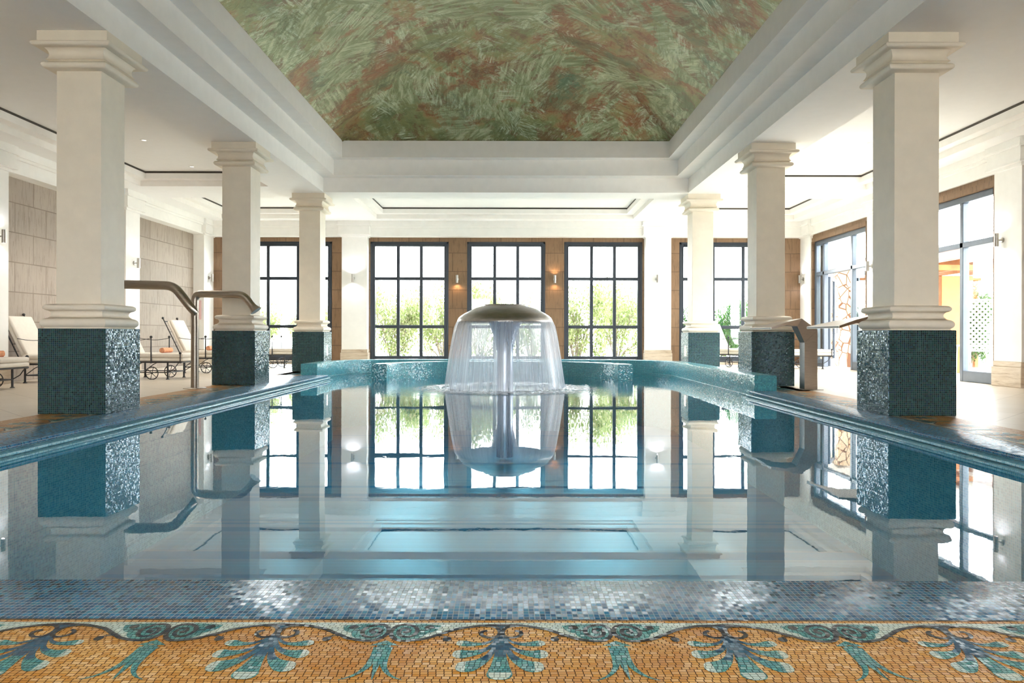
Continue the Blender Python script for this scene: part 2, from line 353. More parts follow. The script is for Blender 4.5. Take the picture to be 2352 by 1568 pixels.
# ------------------------------------------------------------------ mesh helpers
class MB:
    def __init__(s):
        s.bm = bmesh.new(); s.uv = s.bm.loops.layers.uv.new('UVMap'); s.hu = s.bm.faces.layers.int.new('has_uv'); s.wn = False
    def face(s, pts, mat=0, uvs=None):
        vs = [s.bm.verts.new(p) for p in pts]; f = s.bm.faces.new(vs); f.material_index = mat
        if uvs:
            for l, q in zip(f.loops, uvs): l[s.uv].uv = q
            f[s.hu] = 1
        return f
    def box(s, a, b, bev=0.0, seg=2, mat=0):
        if bev: s.wn = True
        x0, y0, z0 = (min(a[i], b[i]) for i in range(3)); x1, y1, z1 = (max(a[i], b[i]) for i in range(3))
        v = [s.bm.verts.new(p) for p in ((x0, y0, z0), (x1, y0, z0), (x1, y1, z0), (x0, y1, z0), (x0, y0, z1), (x1, y0, z1), (x1, y1, z1), (x0, y1, z1))]
        fs = [s.bm.faces.new([v[i] for i in q]) for q in ((3, 2, 1, 0), (4, 5, 6, 7), (0, 1, 5, 4), (1, 2, 6, 5), (2, 3, 7, 6), (3, 0, 4, 7))]
        for f in fs: f.material_index = mat
        if bev:
            es = {e for f in fs for e in f.edges}
            r = bmesh.ops.bevel(s.bm, geom=list(es), offset=bev, segments=seg, profile=.5, affect='EDGES')
            for f in r['faces']: f.material_index = mat
        return s
    def tube(s, pts, r, n=10, mat=0, cap=True, flat=None):
        pts = [Vector(p) for p in pts]; m = len(pts)
        rs = r if isinstance(r, (list, tuple)) else [r] * m
        up = None; rings = []
        for i, p in enumerate(pts):
            t = (pts[min(i + 1, m - 1)] - pts[max(i - 1, 0)]).normalized()
            if up is None:
                up = Vector((0, 0, 1)) if abs(t.z) < .9 else Vector((0, 1, 0))
            up = (up - t * up.dot(t)).normalized(); sd = t.cross(up)
            fx, fy = flat[i] if flat else (1, 1)
            rings.append([s.bm.verts.new(p + sd * (math.cos(2 * PI * k / n) * rs[i] * fx) + up * (math.sin(2 * PI * k / n) * rs[i] * fy)) for k in range(n)])
        for i in range(m - 1):
            for k in range(n):
                f = s.bm.faces.new((rings[i][k], rings[i][(k + 1) % n], rings[i + 1][(k + 1) % n], rings[i + 1][k])); f.material_index = mat
        if cap:
            for q in (rings[0][::-1], rings[-1]):
                f = s.bm.faces.new(q); f.material_index = mat
        return s
    def lathe(s, prof, c=(0, 0, 0), n=24, mat=0, uvlen=None):
        rings = []
        for r, z in prof:
            rings.append([s.bm.verts.new((c[0] + r * math.cos(2 * PI * k / n), c[1] + r * math.sin(2 * PI * k / n), c[2] + z)) for k in range(n)] if r > 1e-5 else [s.bm.verts.new((c[0], c[1], c[2] + z))])
        acc = 0
        for i in range(len(prof) - 1):
            A, B = rings[i], rings[i + 1]
            d = math.hypot(prof[i + 1][0] - prof[i][0], prof[i + 1][1] - prof[i][1])
            for k in range(n):
                k2 = (k + 1) % n
                if len(A) == 1: q = (A[0], B[k2], B[k])
                elif len(B) == 1: q = (A[k], A[k2], B[0])
                else: q = (A[k], A[k2], B[k2], B[k])
                f = s.bm.faces.new(q); f.material_index = mat
                if uvlen and len(q) == 4:
                    for l, uvq in zip(f.loops, ((k / n * uvlen, acc), ((k + 1) / n * uvlen, acc), ((k + 1) / n * uvlen, acc + d), (k / n * uvlen, acc + d))): l[s.uv].uv = uvq
                    f[s.hu] = 1
            acc += d
        return s
    def sphere(s, c, r, n=10, mat=0):
        prof = [(r * math.sin(PI * i / 8), -r * math.cos(PI * i / 8)) for i in range(9)]
        return s.lathe(prof, c, n, mat)
    def square_sweep(s, cx, cy, half, prof, mat=0):
        rings = []
        for o, z in prof:
            h = half + o
            rings.append([s.bm.verts.new((cx + a * h, cy + b * h, z)) for a, b in ((-1, -1), (1, -1), (1, 1), (-1, 1))])
        for i in range(len(rings) - 1):
            for k in range(4):
                f = s.bm.faces.new((rings[i][k], rings[i][(k + 1) % 4], rings[i + 1][(k + 1) % 4], rings[i + 1][k])); f.material_index = mat
        s.bm.faces.new(rings[0][::-1]).material_index = mat; s.bm.faces.new(rings[-1]).material_index = mat
        return s
    def sweep(s, prof, path, mat=0, close=False, uoff=0.0):
        """open profile (offset, z) carried along a horizontal path of (point, inward normal) with uv along and across"""
        rings = [[s.bm.verts.new((p[0] + nn[0] * o, p[1] + nn[1] * o, z)) for o, z in prof] for p, nn in path]
        acc = [0.0]
        for i in range(1, len(path)): acc.append(acc[-1] + math.hypot(path[i][0][0] - path[i - 1][0][0], path[i][0][1] - path[i - 1][0][1]))
        pv = [0.0]
        for i in range(1, len(prof)): pv.append(pv[-1] + math.hypot(prof[i][0] - prof[i - 1][0], prof[i][1] - prof[i - 1][1]))
        for i in range(len(path) - 1):
            for k in range(len(prof) - 1):
                f = s.bm.faces.new((rings[i][k], rings[i][k + 1], rings[i + 1][k + 1], rings[i + 1][k])); f.material_index = mat; f[s.hu] = 1
                for l, q in zip(f.loops, ((acc[i], pv[k]), (acc[i], pv[k + 1]), (acc[i + 1], pv[k + 1]), (acc[i + 1], pv[k]))): l[s.uv].uv = q
        if close:
            for q in (rings[0], rings[-1]):
                try: f = s.bm.faces.new(q); f.material_index = mat
                except ValueError: pass
        return s
    def build(s, name, mats, parent=None, M=None, smooth=40, keepn=False):
        bm = s.bm
        if M is not None: bm.transform(M)
        if not keepn: bmesh.ops.recalc_face_normals(bm, faces=bm.faces)
        for f in bm.faces:
            if f[s.hu]: continue
            nn = f.normal; ax = max(range(3), key=lambda i: abs(nn[i]))
            for l in f.loops:
                p = l.vert.co
                l[s.uv].uv = (p.y, p.z) if ax == 0 else ((p.x, p.z) if ax == 1 else (p.x, p.y))
        me = bpy.data.meshes.new(name); bm.to_mesh(me); bm.free()
        if isinstance(mats, str): mats = [mats]
        for q in mats: me.materials.append(MATS[q])
        if smooth:
            me.shade_smooth()
            me.set_sharp_from_angle(angle=R(smooth))
        o = bpy.data.objects.new(name, me); C.objects.link(o)
        if parent: o.parent = parent
        if s.wn:
            md = o.modifiers.new('normals', 'WEIGHTED_NORMAL'); md.keep_sharp = True; md.weight = 100
        return o
def shift_origin(o, c):
    o.data.transform(Matrix.Translation(-Vector(c))); o.location = c; return o
def tag(o, label=None, cat=None, group=None, kind=None):
    if label: o['label'] = label
    if cat: o['category'] = cat
    if group: o['group'] = group
    if kind: o['kind'] = kind
    return o
def empty(name, loc=(0, 0, 0), rz=0, **kw):
    o = bpy.data.objects.new(name, None); C.objects.link(o); o.location = loc; o.rotation_euler = (0, 0, rz); o.empty_display_size = .1
    return tag(o, **kw)
def struct(name, mb, mats, label, cat, parent=None):
    o = mb.build(name, mats, parent)
    return tag(o, label, cat, kind='structure')
def copy_tree(o, parent=None):
    c = o.copy(); C.objects.link(c)
    if parent is not None:
        c.parent = parent
    for ch in o.children: copy_tree(ch, c)
    return c

# ------------------------------------------------------------------ room shell
ZS = 4.05                     # soffit
XL, XR, YF, YB = -8.9, 8.6, 21.2, -4.0
PXL, PXR = -8.6, 8.2          # pilaster faces
# floor with the pool cut out
fl = MB()
def fbox(x0, x1, y0, y1): fl.box((x0, y0, -.12), (x1, y1, 0.0))
fbox(-9.6, -4.98, YB - .3, YF + .3); fbox(4.55, 8.9, YB - .3, YF + .3)
fbox(-4.98, 4.55, YB - .3, 1.60); fbox(-4.98, 4.55, 18.5, YF + .3)
struct('floor', fl, 'floor_tiles', 'beige stone floor tiles laid diagonally around the pool', 'floor')

def wall_box(mb, axis, face, thick, a0, a1, z0, z1, holes, mat=0):
    """wall slab along axis ('x' or 'y') made of boxes round rectangular holes (a0,a1,z0,z1)"""
    cuts = sorted({a0, a1, *[h[0] for h in holes], *[h[1] for h in holes]})
    for c0, c1 in zip(cuts, cuts[1:]):
        hs = [h for h in holes if h[0] <= c0 + 1e-6 and h[1] >= c1 - 1e-6]
        spans = [(z0, z1)]
        if hs:
            h = hs[0]; spans = [(z0, h[2]), (h[3], z1)]
        for s0, s1 in spans:
            if s1 - s0 < 1e-4: continue
            if axis == 'x': mb.box((c0, face, s0), (c1, face + thick, s1), mat=mat)
            else: mb.box((face, c0, s0), (face + thick, c1, s1), mat=mat)
WZ0, WZ1 = 0.10, 3.50
far_holes = [(-8.04, -5.21, WZ0, WZ1), (-4.11, -1.87, WZ0, WZ1), (-1.34, 0.90, WZ0, WZ1), (1.44, 3.68, WZ0, WZ1), (4.74, 7.57, WZ0, WZ1)]
mb = MB(); wall_box(mb, 'x', YF, .3, -9.2, 8.9, -.1, 4.1, far_holes)
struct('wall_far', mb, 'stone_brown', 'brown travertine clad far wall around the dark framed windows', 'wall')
mb = MB(); mb.box((-9.2, YB - .3, -.1), (XL, 11.3, 4.1), mat=0)
mb.box((-9.2, 11.3, -.1), (XL, 21.2, 4.1), mat=0)
struct('wall_left', mb, 'stone_cladding', 'pale travertine clad wall on the side with the iron loungers', 'wall')
DR = [(17.35, 20.50), (12.72, 16.40)]
mb = MB(); wall_box(mb, 'y', 8.28, .3, YB, 21.2, -.1, 4.1, [(a, b, -.1, 3.50) for a, b in DR])
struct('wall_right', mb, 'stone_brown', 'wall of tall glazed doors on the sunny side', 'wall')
fill_light_holes = [(-3.6, -1.5, .1, 3.1), (1.1, 3.2, .1, 3.1)]  # unseen openings, added and sized to bring fill light from behind
mb = MB(); wall_box(mb, 'x', YB - .3, .3, -9.2, 8.9, -.1, 4.1, fill_light_holes)
struct('wall_back', mb, 'plaster_white', 'white wall behind the near end of the pool, two openings added for fill light', 'wall')

# cornice profile carried round the walls, and the wall pilasters
def cornice(name, x0, x1, y0, y1, side, label):
    """a stepped moulding: side tells which way it faces"""
    mb = MB()
    steps = [(0.00, 3.62, 3.655), (-0.02, 3.655, 3.86), (0.03, 3.86, 3.91), (0.06, 3.91, 4.05)]
    for off, z0, z1 in steps:
        if side == 'S': mb.box((x0, y0 - off, z0), (x1, y1, z1))
        if side == 'E': mb.box((x0, y0, z0), (x1 + off, y1, z1))
        if side == 'W': mb.box((x0 - off, y0, z0), (x1, y1, z1))
    return struct(name, mb, 'plaster_white', label, 'cornice')
cornice('trim_1', -8.9, 8.6, 20.94, YF, 'S', 'cream cornice along the top of the far wall')
cornice('trim_2', -8.9, -8.62, YB, 20.94, 'E', 'cream cornice above the pale stone panels')
cornice('trim_3', 8.22, 8.6, YB, 20.94, 'W', 'cream cornice above the glazed doors')
tn = 4
def pilaster(x0, x1, y0, y1, cap, label):
    """wall pilaster: plaster shaft, stone foot and a cap under the ceiling; cap = extra reach per side"""
    global tn
    r = empty('trim_%d' % tn, ((x0 + x1) / 2, (y0 + y1) / 2, 0), label=label, cat='pilaster', kind='structure'); tn += 1
    M = Matrix.Translation((-(x0 + x1) / 2, -(y0 + y1) / 2, 0))
    MB().box((x0, y0, .42), (x1, y1, 3.64), .004, 1).build('pilaster_shaft', 'plaster_white', r, M)
    e = .03
    MB().box((x0 - e, y0 - e, 0), (x1 + e, y1 + e, .33), .008, 1).box((x0 - e * .5, y0 - e * .5, .33), (x1 + e * .5, y1 + e * .5, .42), .008, 1).build('pilaster_foot', 'travertine', r, M)
    k = MB()
    for o, z0, z1 in ((.035, 3.60, 3.65), (.10, 3.65, 3.68), (.08, 3.68, 3.90), (.12, 3.90, 3.94), (.10, 3.94, 4.05)):
        k.box((x0 - o, y0 - o, z0), (x1 + o, y1 + o, z1), .004, 1)
    k.build('pilaster_cap', 'plaster_white', r, M)
    return r
pilaster(-4.87, -4.15, 20.93, YF, 1, 'white pilaster on the far wall left of the three middle windows')
pilaster(3.73, 4.45, 20.93, YF, 1, 'white pilaster on the far wall right of the three middle windows')
pilaster(-8.95, PXL, 20.55, YF, 1, 'cream corner pilaster where the pale stone wall meets the far wall')
pilaster(PXR, 8.65, 20.50, YF, 1, 'cream corner pilaster where the door wall meets the far wall')
pilaster(-8.95, PXL, 16.40, 17.02, 1, 'white pilaster between the two pale stone wall panels')
pilaster(-8.95, PXL, 11.95, 12.60, 1, 'white pilaster at the left edge of the photo beside the pale stone panel')
pilaster(PXR, 8.65, 16.42, 17.20, 1, 'white pilaster between the two glazed doors')
pilaster(PXR, 8.65, 11.95, 12.64, 1, 'white pilaster at the right edge of the photo beside the near glazed door')

# ceilings
HO = [(-4.3, 3.93, 1.0, 16.69), (-8.1, -5.33, 1.5, 16.05), (5.0, 7.75, 1.5, 16.3), (-8.1, -5.33, 17.4, 20.5), (5.0, 7.75, 17.4, 20.5), (-3.8, 3.3, 17.44, 20.5)]
mb = MB()
xs = sorted({-9.2, 8.9, *[h[0] for h in HO], *[h[1] for h in HO]}); ys = sorted({YB - .3, YF + .3, *[h[2] for h in HO], *[h[3] for h in HO]})
for x0, x1 in zip(xs, xs[1:]):
    for y0, y1 in zip(ys, ys[1:]):
        cx, cy = (x0 + x1) / 2, (y0 + y1) / 2
        if any(h[0] < cx < h[1] and h[2] < cy < h[3] for h in HO): continue
        mb.face([(x0, y0, ZS), (x0, y1, ZS), (x1, y1, ZS), (x1, y0, ZS)])
struct('ceiling', mb, 'ceiling_white', 'flat white ceiling around the painted vault', 'ceiling')
def rings(mb, rect, prof, mats, top=None):
    x0, x1, y0, y1 = rect; rr = []
    for i, z in prof: rr.append([mb.bm.verts.new(p) for p in ((x0 + i, y0 + i, z), (x1 - i, y0 + i, z), (x1 - i, y1 - i, z), (x0 + i, y1 - i, z))])
    for a in range(len(rr) - 1):
        for k in range(4):
            mb.bm.faces.new((rr[a][k], rr[a][(k + 1) % 4], rr[a + 1][(k + 1) % 4], rr[a + 1][k])).material_index = mats[a]
    if top is not None: mb.bm.faces.new(rr[-1]).material_index = top
names = ['recessed ceiling tray over the stone wall aisle', 'recessed ceiling tray over the door wall aisle', 'small recessed ceiling tray in the far corner by the stone wall', 'small recessed ceiling tray in the far corner by the door wall', 'wide recessed ceiling tray in front of the three middle windows']
for h, lb in zip(HO[1:], names):
    mb = MB(); rings(mb, h, [(0, ZS), (0, 4.17), (.2, 4.17), (.2, 4.29), (.2, 4.33)], [1, 1, 1, 2], 0)  # top dark band paints in the shade of the slot above the lip
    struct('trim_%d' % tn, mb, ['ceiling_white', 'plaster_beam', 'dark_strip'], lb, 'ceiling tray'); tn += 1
mb = MB(); rings(mb, HO[0], [(0, ZS), (0, 4.37), (.31, 4.37), (.31, 4.71), (.55, 4.71), (.55, 5.07), (.50, 5.07), (.50, 5.09)], [0] * 7)
struct('trim_%d' % tn, mb, ['plaster_beam'], 'stepped white beam framing the painted vault', 'beam'); tn += 1
# vault
vx0, vx1, vy0, vy1 = HO[0][0] + .50, HO[0][1] - .50, HO[0][2] + .5, HO[0][3] - .5
hw = (vx1 - vx0) / 2; rise = 1.30; RR = (hw * hw + rise * rise) / (2 * rise)
def vh(x, y):
    d = min(x - vx0, vx1 - x, y - vy0, vy1 - y)
    h = math.sqrt(max(0, RR * RR - (hw - d) ** 2)) - (RR - rise)
    t = noise_h(x, y) * min(1, d * 2)
    return 5.05 + max(0, h) + t
def noise_h(x, y): return 0.012 * math.sin(3.1 * x + 1.7 * y) + .010 * math.sin(5.3 * y - 2.2 * x) + .008 * math.sin(8.1 * x + 4.4 * y)
mb = MB(); nx, ny = 64, 120; g = []
for j in range(ny + 1):
    y = vy0 + (vy1 - vy0) * j / ny
    g.append([mb.bm.verts.new((vx0 + (vx1 - vx0) * i / nx, y, vh(vx0 + (vx1 - vx0) * i / nx, y))) for i in range(nx + 1)])
for j in range(ny):
    for i in range(nx): mb.bm.faces.new((g[j][i], g[j + 1][i], g[j + 1][i + 1], g[j][i + 1]))
vt = mb.build('ceiling_vault', 'vault_paint', None, smooth=60, keepn=True)
tag(vt, 'vaulted ceiling brushed with green and copper paint over the pool', 'ceiling', kind='structure')

# ------------------------------------------------------------------ windows
wn = 1
def window(axis, a0, a1, z0, z1, face, label, cols=3, zs=(1.07, 2.45), mat='frame_metal', fw=.13, mw=.09):
    global wn
    r = empty('window_%d' % wn, ((a0 + a1) / 2, face, 0), label=label, cat='window', kind='structure'); wn += 1
    M = Matrix.Translation((-(a0 + a1) / 2, -face, 0))
    k = MB(); d0, d1 = face + .02, face + .14
    k.box((a0, d0, z0), (a0 + fw, d1, z1), .01, 1).box((a1 - fw, d0, z0), (a1, d1, z1), .01, 1)
    k.box((a0 + fw, d0, z1 - fw), (a1 - fw, d1, z1), .01, 1).box((a0 + fw, d0, z0), (a1 - fw, d1, z0 + fw), .01, 1)
    # stepped outer moulding
    k.box((a0 + fw * .0, d0 - .025, z0), (a0 + fw * .45, d0, z1), .005, 1).box((a1 - fw * .45, d0 - .025, z0), (a1, d0, z1), .005, 1).box((a0, d0 - .025, z1 - fw * .45), (a1, d0, z1), .005, 1)
    k.build('window_frame', mat, r, M)
    q = MB(); iw = (a1 - a0 - 2 * fw)
    for c in range(1, cols):
        x = a0 + fw + iw * c / cols; q.box((x - mw / 2, d0 + .02, z0 + fw), (x + mw / 2, d1 - .02, z1 - fw), .008, 1)
    for z in zs: q.box((a0 + fw, d0 + .025, z - mw / 2), (a1 - fw, d1 - .025, z + mw / 2), .008, 1)
    q.build('glazing_bar', mat, r, M)
    MB().box((a0 + fw, d0 + .06, z0 + fw), (a1 - fw, d0 + .066, z1 - fw)).build('pane', 'window_glass', r, M)
    return r
wl = ['dark framed far window partly behind the second pillar left of the pool', 'dark framed window left of the mushroom fountain, bushes outside', 'dark framed middle window right behind the mushroom fountain', 'dark framed window right of the mushroom fountain, bushes outside', 'dark framed far window partly behind the pillars right of the pool']
for h, lb in zip(far_holes, wl): window('x', *h[:2], WZ0, WZ1, YF, lb)

# sills below the far windows
mb = MB()
for h in far_holes: mb.box((h[0], YF - .04, 0), (h[1], YF + .2, WZ0), .005, 1)
struct('trim_%d' % tn, mb, 'travertine', 'low stone kerb under the far windows', 'sill'); tn += 1

# glazed doors in the right wall
def glazed_door(no, y0, y1, m0, m1, label, leaf=False):
    """y0..y1 opening, m0..m1 the doorway between the two side lights"""
    X = 8.36
    r = empty('door_%d' % no, (X, (y0 + y1) / 2, 0), label=label, cat='door', kind='structure')
    M = Matrix.Translation((-X, -(y0 + y1) / 2, 0)); k = MB(); fw = .12; x0, x1 = X - .05, X + .07
    k.box((x0, y0, 0), (x1, y0 + fw, 3.42), .01, 1).box((x0, y1 - fw, 0), (x1, y1, 3.42), .01, 1).box((x0, y0 + fw, 3.42 - fw), (x1, y1 - fw, 3.42), .01, 1)
    k.box((x0, y0 + fw, 2.47), (x1, y1 - fw, 2.57), .008, 1)
    for m in (m0, m1): k.box((x0, m - .05, 0), (x1, m + .05, 3.30), .008, 1)
    k.box((x0, y0 + fw, 0), (x1, m0 - .05, .20), .008, 1).box((x0, m1 + .05, 0), (x1, y1 - fw, .20), .008, 1)
    k.build('door_frame', 'door_metal', r, M)
    MB().box((X, y0 + fw, .2), (X + .006, m0 - .05, 2.47)).box((X, m1 + .05, .2), (X + .006, y1 - fw, 2.47)).box((X, y0 + fw, 2.57), (X + .006, y1 - fw, 3.30)).build('pane', 'window_glass', r, M)
    if leaf:
        for hy, sgn, ang in ((m1 - .06, 1, 58), (m0 + .06, -1, 62)):
            wdt = .78
            lf = empty('door_leaf', (0.09, hy - (y0 + y1) / 2, 0), R(ang) if sgn > 0 else R(-ang)); lf.parent = r
            q = MB()
            q.box((0, -.03, .02), (.09, .03, 2.42), .006, 1).box((wdt - .09, -.03, .02), (wdt, .03, 2.42), .006, 1).box((.09, -.03, .02), (wdt - .09, .03, .22), .006, 1).box((.09, -.03, 2.32), (wdt - .09, .03, 2.42), .006, 1)
            o = q.build('leaf_frame', 'door_metal', lf)
            MB().box((.09, -.003, .22), (wdt - .09, .003, 2.32)).build('pane', 'window_glass', lf)
            MB().tube([(wdt - .06, -.03, .9), (wdt - .06, -.09, .9), (wdt - .06, -.09, 1.25), (wdt - .06, -.03, 1.25)], .012, 8).build('handle', 'door_metal', lf)
    # threshold and stone reveal
    e = .08
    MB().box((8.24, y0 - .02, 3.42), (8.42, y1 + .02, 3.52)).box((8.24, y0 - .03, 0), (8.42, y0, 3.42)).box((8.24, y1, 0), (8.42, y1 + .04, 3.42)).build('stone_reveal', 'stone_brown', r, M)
    return r
glazed_door(1, 17.35, 20.46, 18.22, 19.88, 'far dark framed glazed doorway standing open onto the terrace', True)
glazed_door(2, 12.72, 16.40, 13.75, 15.40, 'near dark framed glazed doorway beside the nearest right-hand pillar')

# ------------------------------------------------------------------ pillars
def arc(c, r, a0, a1, n, sx=1.0):
    return [(c[0] + r * sx * math.cos(R(a0 + (a1 - a0) * i / n)), c[1] + r * math.sin(R(a0 + (a1 - a0) * i / n))) for i in range(n + 1)]
def make_pillar():
    r = empty('pillar', (0, 0, 0), cat='pillar', group='tile footed pillars beside the pool')
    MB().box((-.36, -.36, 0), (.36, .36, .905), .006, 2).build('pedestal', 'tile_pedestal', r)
    h = .24
    prof = [(.0, .905), (.085, .905)] + arc((.06, .965), .05, -70, 80, 8, 1.0) + [(.045, 1.02)] + arc((.075, 1.06), .042, 250, 110, 8, 1.0)[0:] + arc((.045, 1.13), .035, -80, 90, 8, 1.3) + [(.0, 1.17)]
    MB().square_sweep(0, 0, h, prof).build('base_molding', 'plaster_pillar', r)
    MB().box((-h, -h, 1.165), (h, h, 3.72), .006, 2).build('shaft', 'plaster_pillar', r)
    z = ZS
    prof = [(0, z - .385), (.05, z - .385)] + arc((.06, z - .345), .038, -80, 90, 8, 1.2) + [(.05, z - .30)] + arc((.115, z - .225), .072, 235, 120, 10, .9) + [(.10, z - .165)] + arc((.135, z - .14), .030, -85, 90, 8, 1.4) + [(.13, z - .11), (.13, z - .0)]
    MB().square_sweep(0, 0, h, prof).build('capital', 'plaster_pillar', r)
    return r
p0 = make_pillar()
YP = [8.18, 12.69, 17.16]
pl = [(-4.67, 'nearest cream pillar on dark mosaic pedestal left of the pool'), (4.33, 'nearest cream pillar on dark mosaic pedestal right of the pool')]
od = ['nearest', 'middle', 'farthest']
first = True
pillars = {}
for sx, side in ((-4.67, 'left of the pool, on the steel pipe spout side'), (4.32, 'right of the pool, on the flat steel spout side')):
    for yy, o_ in zip(YP, od):
        q = p0 if first else copy_tree(p0); first = False
        q.location = (sx, yy, 0); q['label'] = '%s cream pillar on a mosaic pedestal %s' % (o_, side)
        pillars[(sx, o_)] = q
for sx, dx in ((-4.67, .362), (4.32, -.362)):
    q = pillars[(sx, 'farthest')]
    MB().box((min(dx, dx * 1.006), -.10, .36), (max(dx, dx * 1.006), -.02, .60)).build('step_light', 'lamp_warm' if dx < 0 else 'lamp_soft', q)

# ------------------------------------------------------------------ pool
WZ = -.095
pool = empty('swimming_pool', (0, 0, 0), label='rectangular indoor pool with blue mosaic coping and raised far rim', cat='pool')
YN = 2.57; LX, RX = -3.86, 3.58; YLB, YRB = 15.4, 11.25
prof = [(-.52, 0.0), (-.012, 0.0), (-.004, -.004), (0, -.012), (0, -.030), (-.006, -.034), (-.03, -.036), (-.03, -.044), (.045, -.052), (.05, -.058), (.05, -.070), (.02, -.074), (.02, -.080), (.10, -.088), (.105, -.12), (.10, -1.4)]
def coping_piece(p0, p1, nrm, width):
    pr = [(-width, 0.0)] + prof[1:]
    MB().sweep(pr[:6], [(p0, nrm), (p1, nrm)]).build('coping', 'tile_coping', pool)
    MB().sweep(pr[5:], [(p0, nrm), (p1, nrm)]).build('overflow_ledge', 'tile_ledge', pool)
coping_piece((LX, YN - .3), (LX, YLB), (1, 0), .52)
coping_piece((RX, YN - .3), (RX, YRB), (-1, 0), .39)
# near coping, nose towards the water
pr = [(-.36, 0.0)] + [(o, z) for o, z in prof[1:]]
pr = [(a, b) for a, b in pr]
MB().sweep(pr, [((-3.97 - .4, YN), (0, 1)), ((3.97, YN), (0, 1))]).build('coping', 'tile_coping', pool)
# basin
mb = MB(); bx0, bx1, by0, by1, bz = -4.16, 3.74, 2.4, 18.35, -1.35
mb.face([(bx0, by0, bz), (bx1, by0, bz), (bx1, by1, bz), (bx0, by1, bz)])
mb.face([(bx0, by0, bz), (bx0, by1, bz), (bx0, by1, -.06), (bx0, by0, -.06)]); mb.face([(bx1, by0, bz), (bx1, by1, bz), (bx1, by1, -.06), (bx1, by0, -.06)])
mb.face([(bx0, by1, bz), (bx1, by1, bz), (bx1, by1, -.06), (bx0, by1, -.06)])
mb.build('basin', 'tile_basin', pool, keepn=True)
# raised curb round the far end
def arcpath(cx, cy, r, a0, a1, n): return [((cx + r * math.cos(R(a0 + (a1 - a0) * i / n)), cy + r * math.sin(R(a0 + (a1 - a0) * i / n))), (-math.cos(R(a0 + (a1 - a0) * i / n)), -math.sin(R(a0 + (a1 - a0) * i / n)))) for i in range(n + 1)]
CT = .235
def curb_prof(width, zl=-1.4): return [(0, zl), (0, WZ - .02), (.03, WZ - .012), (.03, WZ + .012), (0, WZ + .02), (0, CT - .02), (-.006, CT - .006), (-.02, CT), (-width + .02, CT), (-width + .006, CT - .006), (-width, CT - .02), (-width, -.02)]
rc = 1.5; cyl = 18.2 - rc
path = [((3.66, YRB), (-1, 0)), ((3.66, cyl), (-1, 0))] + arcpath(3.66 - rc, cyl, rc, 0, 90, 14)[1:] + arcpath(-4.09 + rc, cyl, rc, 90, 180, 14) + [((-4.09, YLB), (1, 0))]
MB().sweep(curb_prof(.34), path, close=True).build('raised_rim', 'tile_curb', pool)
# inner horseshoe seat wall
rr_ = 2.40; cyr = 14.62; CXr = -.235
pth = arcpath(CXr, cyr, rr_, 0, 180, 40)
pth = [((CXr + rr_ + .0, cyr + .75 - .0), (-1, 0))] + [((p[0], p[1] + .75 * 1.0), nn) for p, nn in pth]
pth = [((CXr + rr_, 15.35), (-1, 0))] + [((CXr + rr_ * math.cos(R(a)), 15.35 + 1.72 * math.sin(R(a))), Vector((-math.cos(R(a)) / rr_, -math.sin(R(a)) / 1.72)).normalized()) for a in [180 * i / 40 for i in range(1, 40)]] + [((CXr - rr_, 15.35), (1, 0))]
wdt = .31
hp = [(0, -1.4), (0, CT - .02), (-.006, CT - .006), (-.02, CT), (-wdt + .02, CT), (-wdt + .006, CT - .006), (-wdt, CT - .02), (-wdt, -1.4)]
MB().sweep(hp, pth, close=True).build('horseshoe_wall', 'tile_curb', pool)
# paved strip outside the curb
mb = MB(); mb.box((-4.98, 15.4, -.12), (-4.40, 18.5, -.001)); mb.box((3.97, 11.25, -.12), (4.55, 18.5, -.001))
mb.box((-4.40, 16.9, -.12), (3.97, 18.5, -.01))
mb2 = MB()
# corners between arc and deck, kept outside the basin
mb2 = MB()
outer = [(p[0] - nn[0] * .33, p[1] - nn[1] * .33) for p, nn in path]
for a, b in zip(outer, outer[1:]):
    def push(p): 
        cx = 3.97 if p[0] > -.2 else -4.40
        return (cx, p[1]) if p[1] < cyl else (p[0] if abs(p[0]) < 2 else (cx if False else p[0]), 18.5)
mb2.face([(-4.98, 15.4, 0), (-4.42, 15.4, 0), (-4.42, cyl, 0), (-4.98, cyl, 0)]); mb2.face([(3.99, YRB, 0), (4.55, YRB, 0), (4.55, cyl, 0), (3.99, cyl, 0)])
for a, b in zip(outer, outer[1:]):
    if a[1] < cyl - .01 and b[1] < cyl + .01 and abs(a[0] - b[0]) < 1e-3: continue
    if min(a[1], b[1]) < cyl - .2: continue
    def tgt(p): return (4.55 if p[0] > -.2 else -4.98, 18.5) if (p[0] > 2.2 or p[0] < -2.6) else (p[0], 18.5)
    ta, tb = tgt(a), tgt(b)
    if (Vector(ta) - Vector(tb)).length < 1e-3: mb2.face([(a[0], a[1], 0), (b[0], b[1], 0), (ta[0], ta[1], 0)])
    else: mb2.face([(a[0], a[1], 0), (b[0], b[1], 0), (tb[0], tb[1], 0), (ta[0], ta[1], 0)])
mb2.face([(3.99, cyl, 0), (4.55, cyl, 0), (4.55, 18.5, 0)]); mb2.face([(-4.42, cyl, 0), (-4.98, cyl, 0), (-4.98, 18.5, 0)])
fo = mb2.build('floor_strip', 'floor_tiles', None); tag(fo, 'beige tiled strip hugging the raised far rim of the pool', 'floor', kind='structure')
mb.bm.free()

# water surface
mb = MB(); mb.face([(-4.14, 2.5, 0), (3.72, 2.5, 0), (3.72, 18.3, 0), (-4.14, 18.3, 0)])
wo = mb.build('pool_water', 'pool_water', None, smooth=0); wo.location = (0, 0, WZ)
tag(wo, 'still blue water filling the pool, mirroring the hall', 'water')

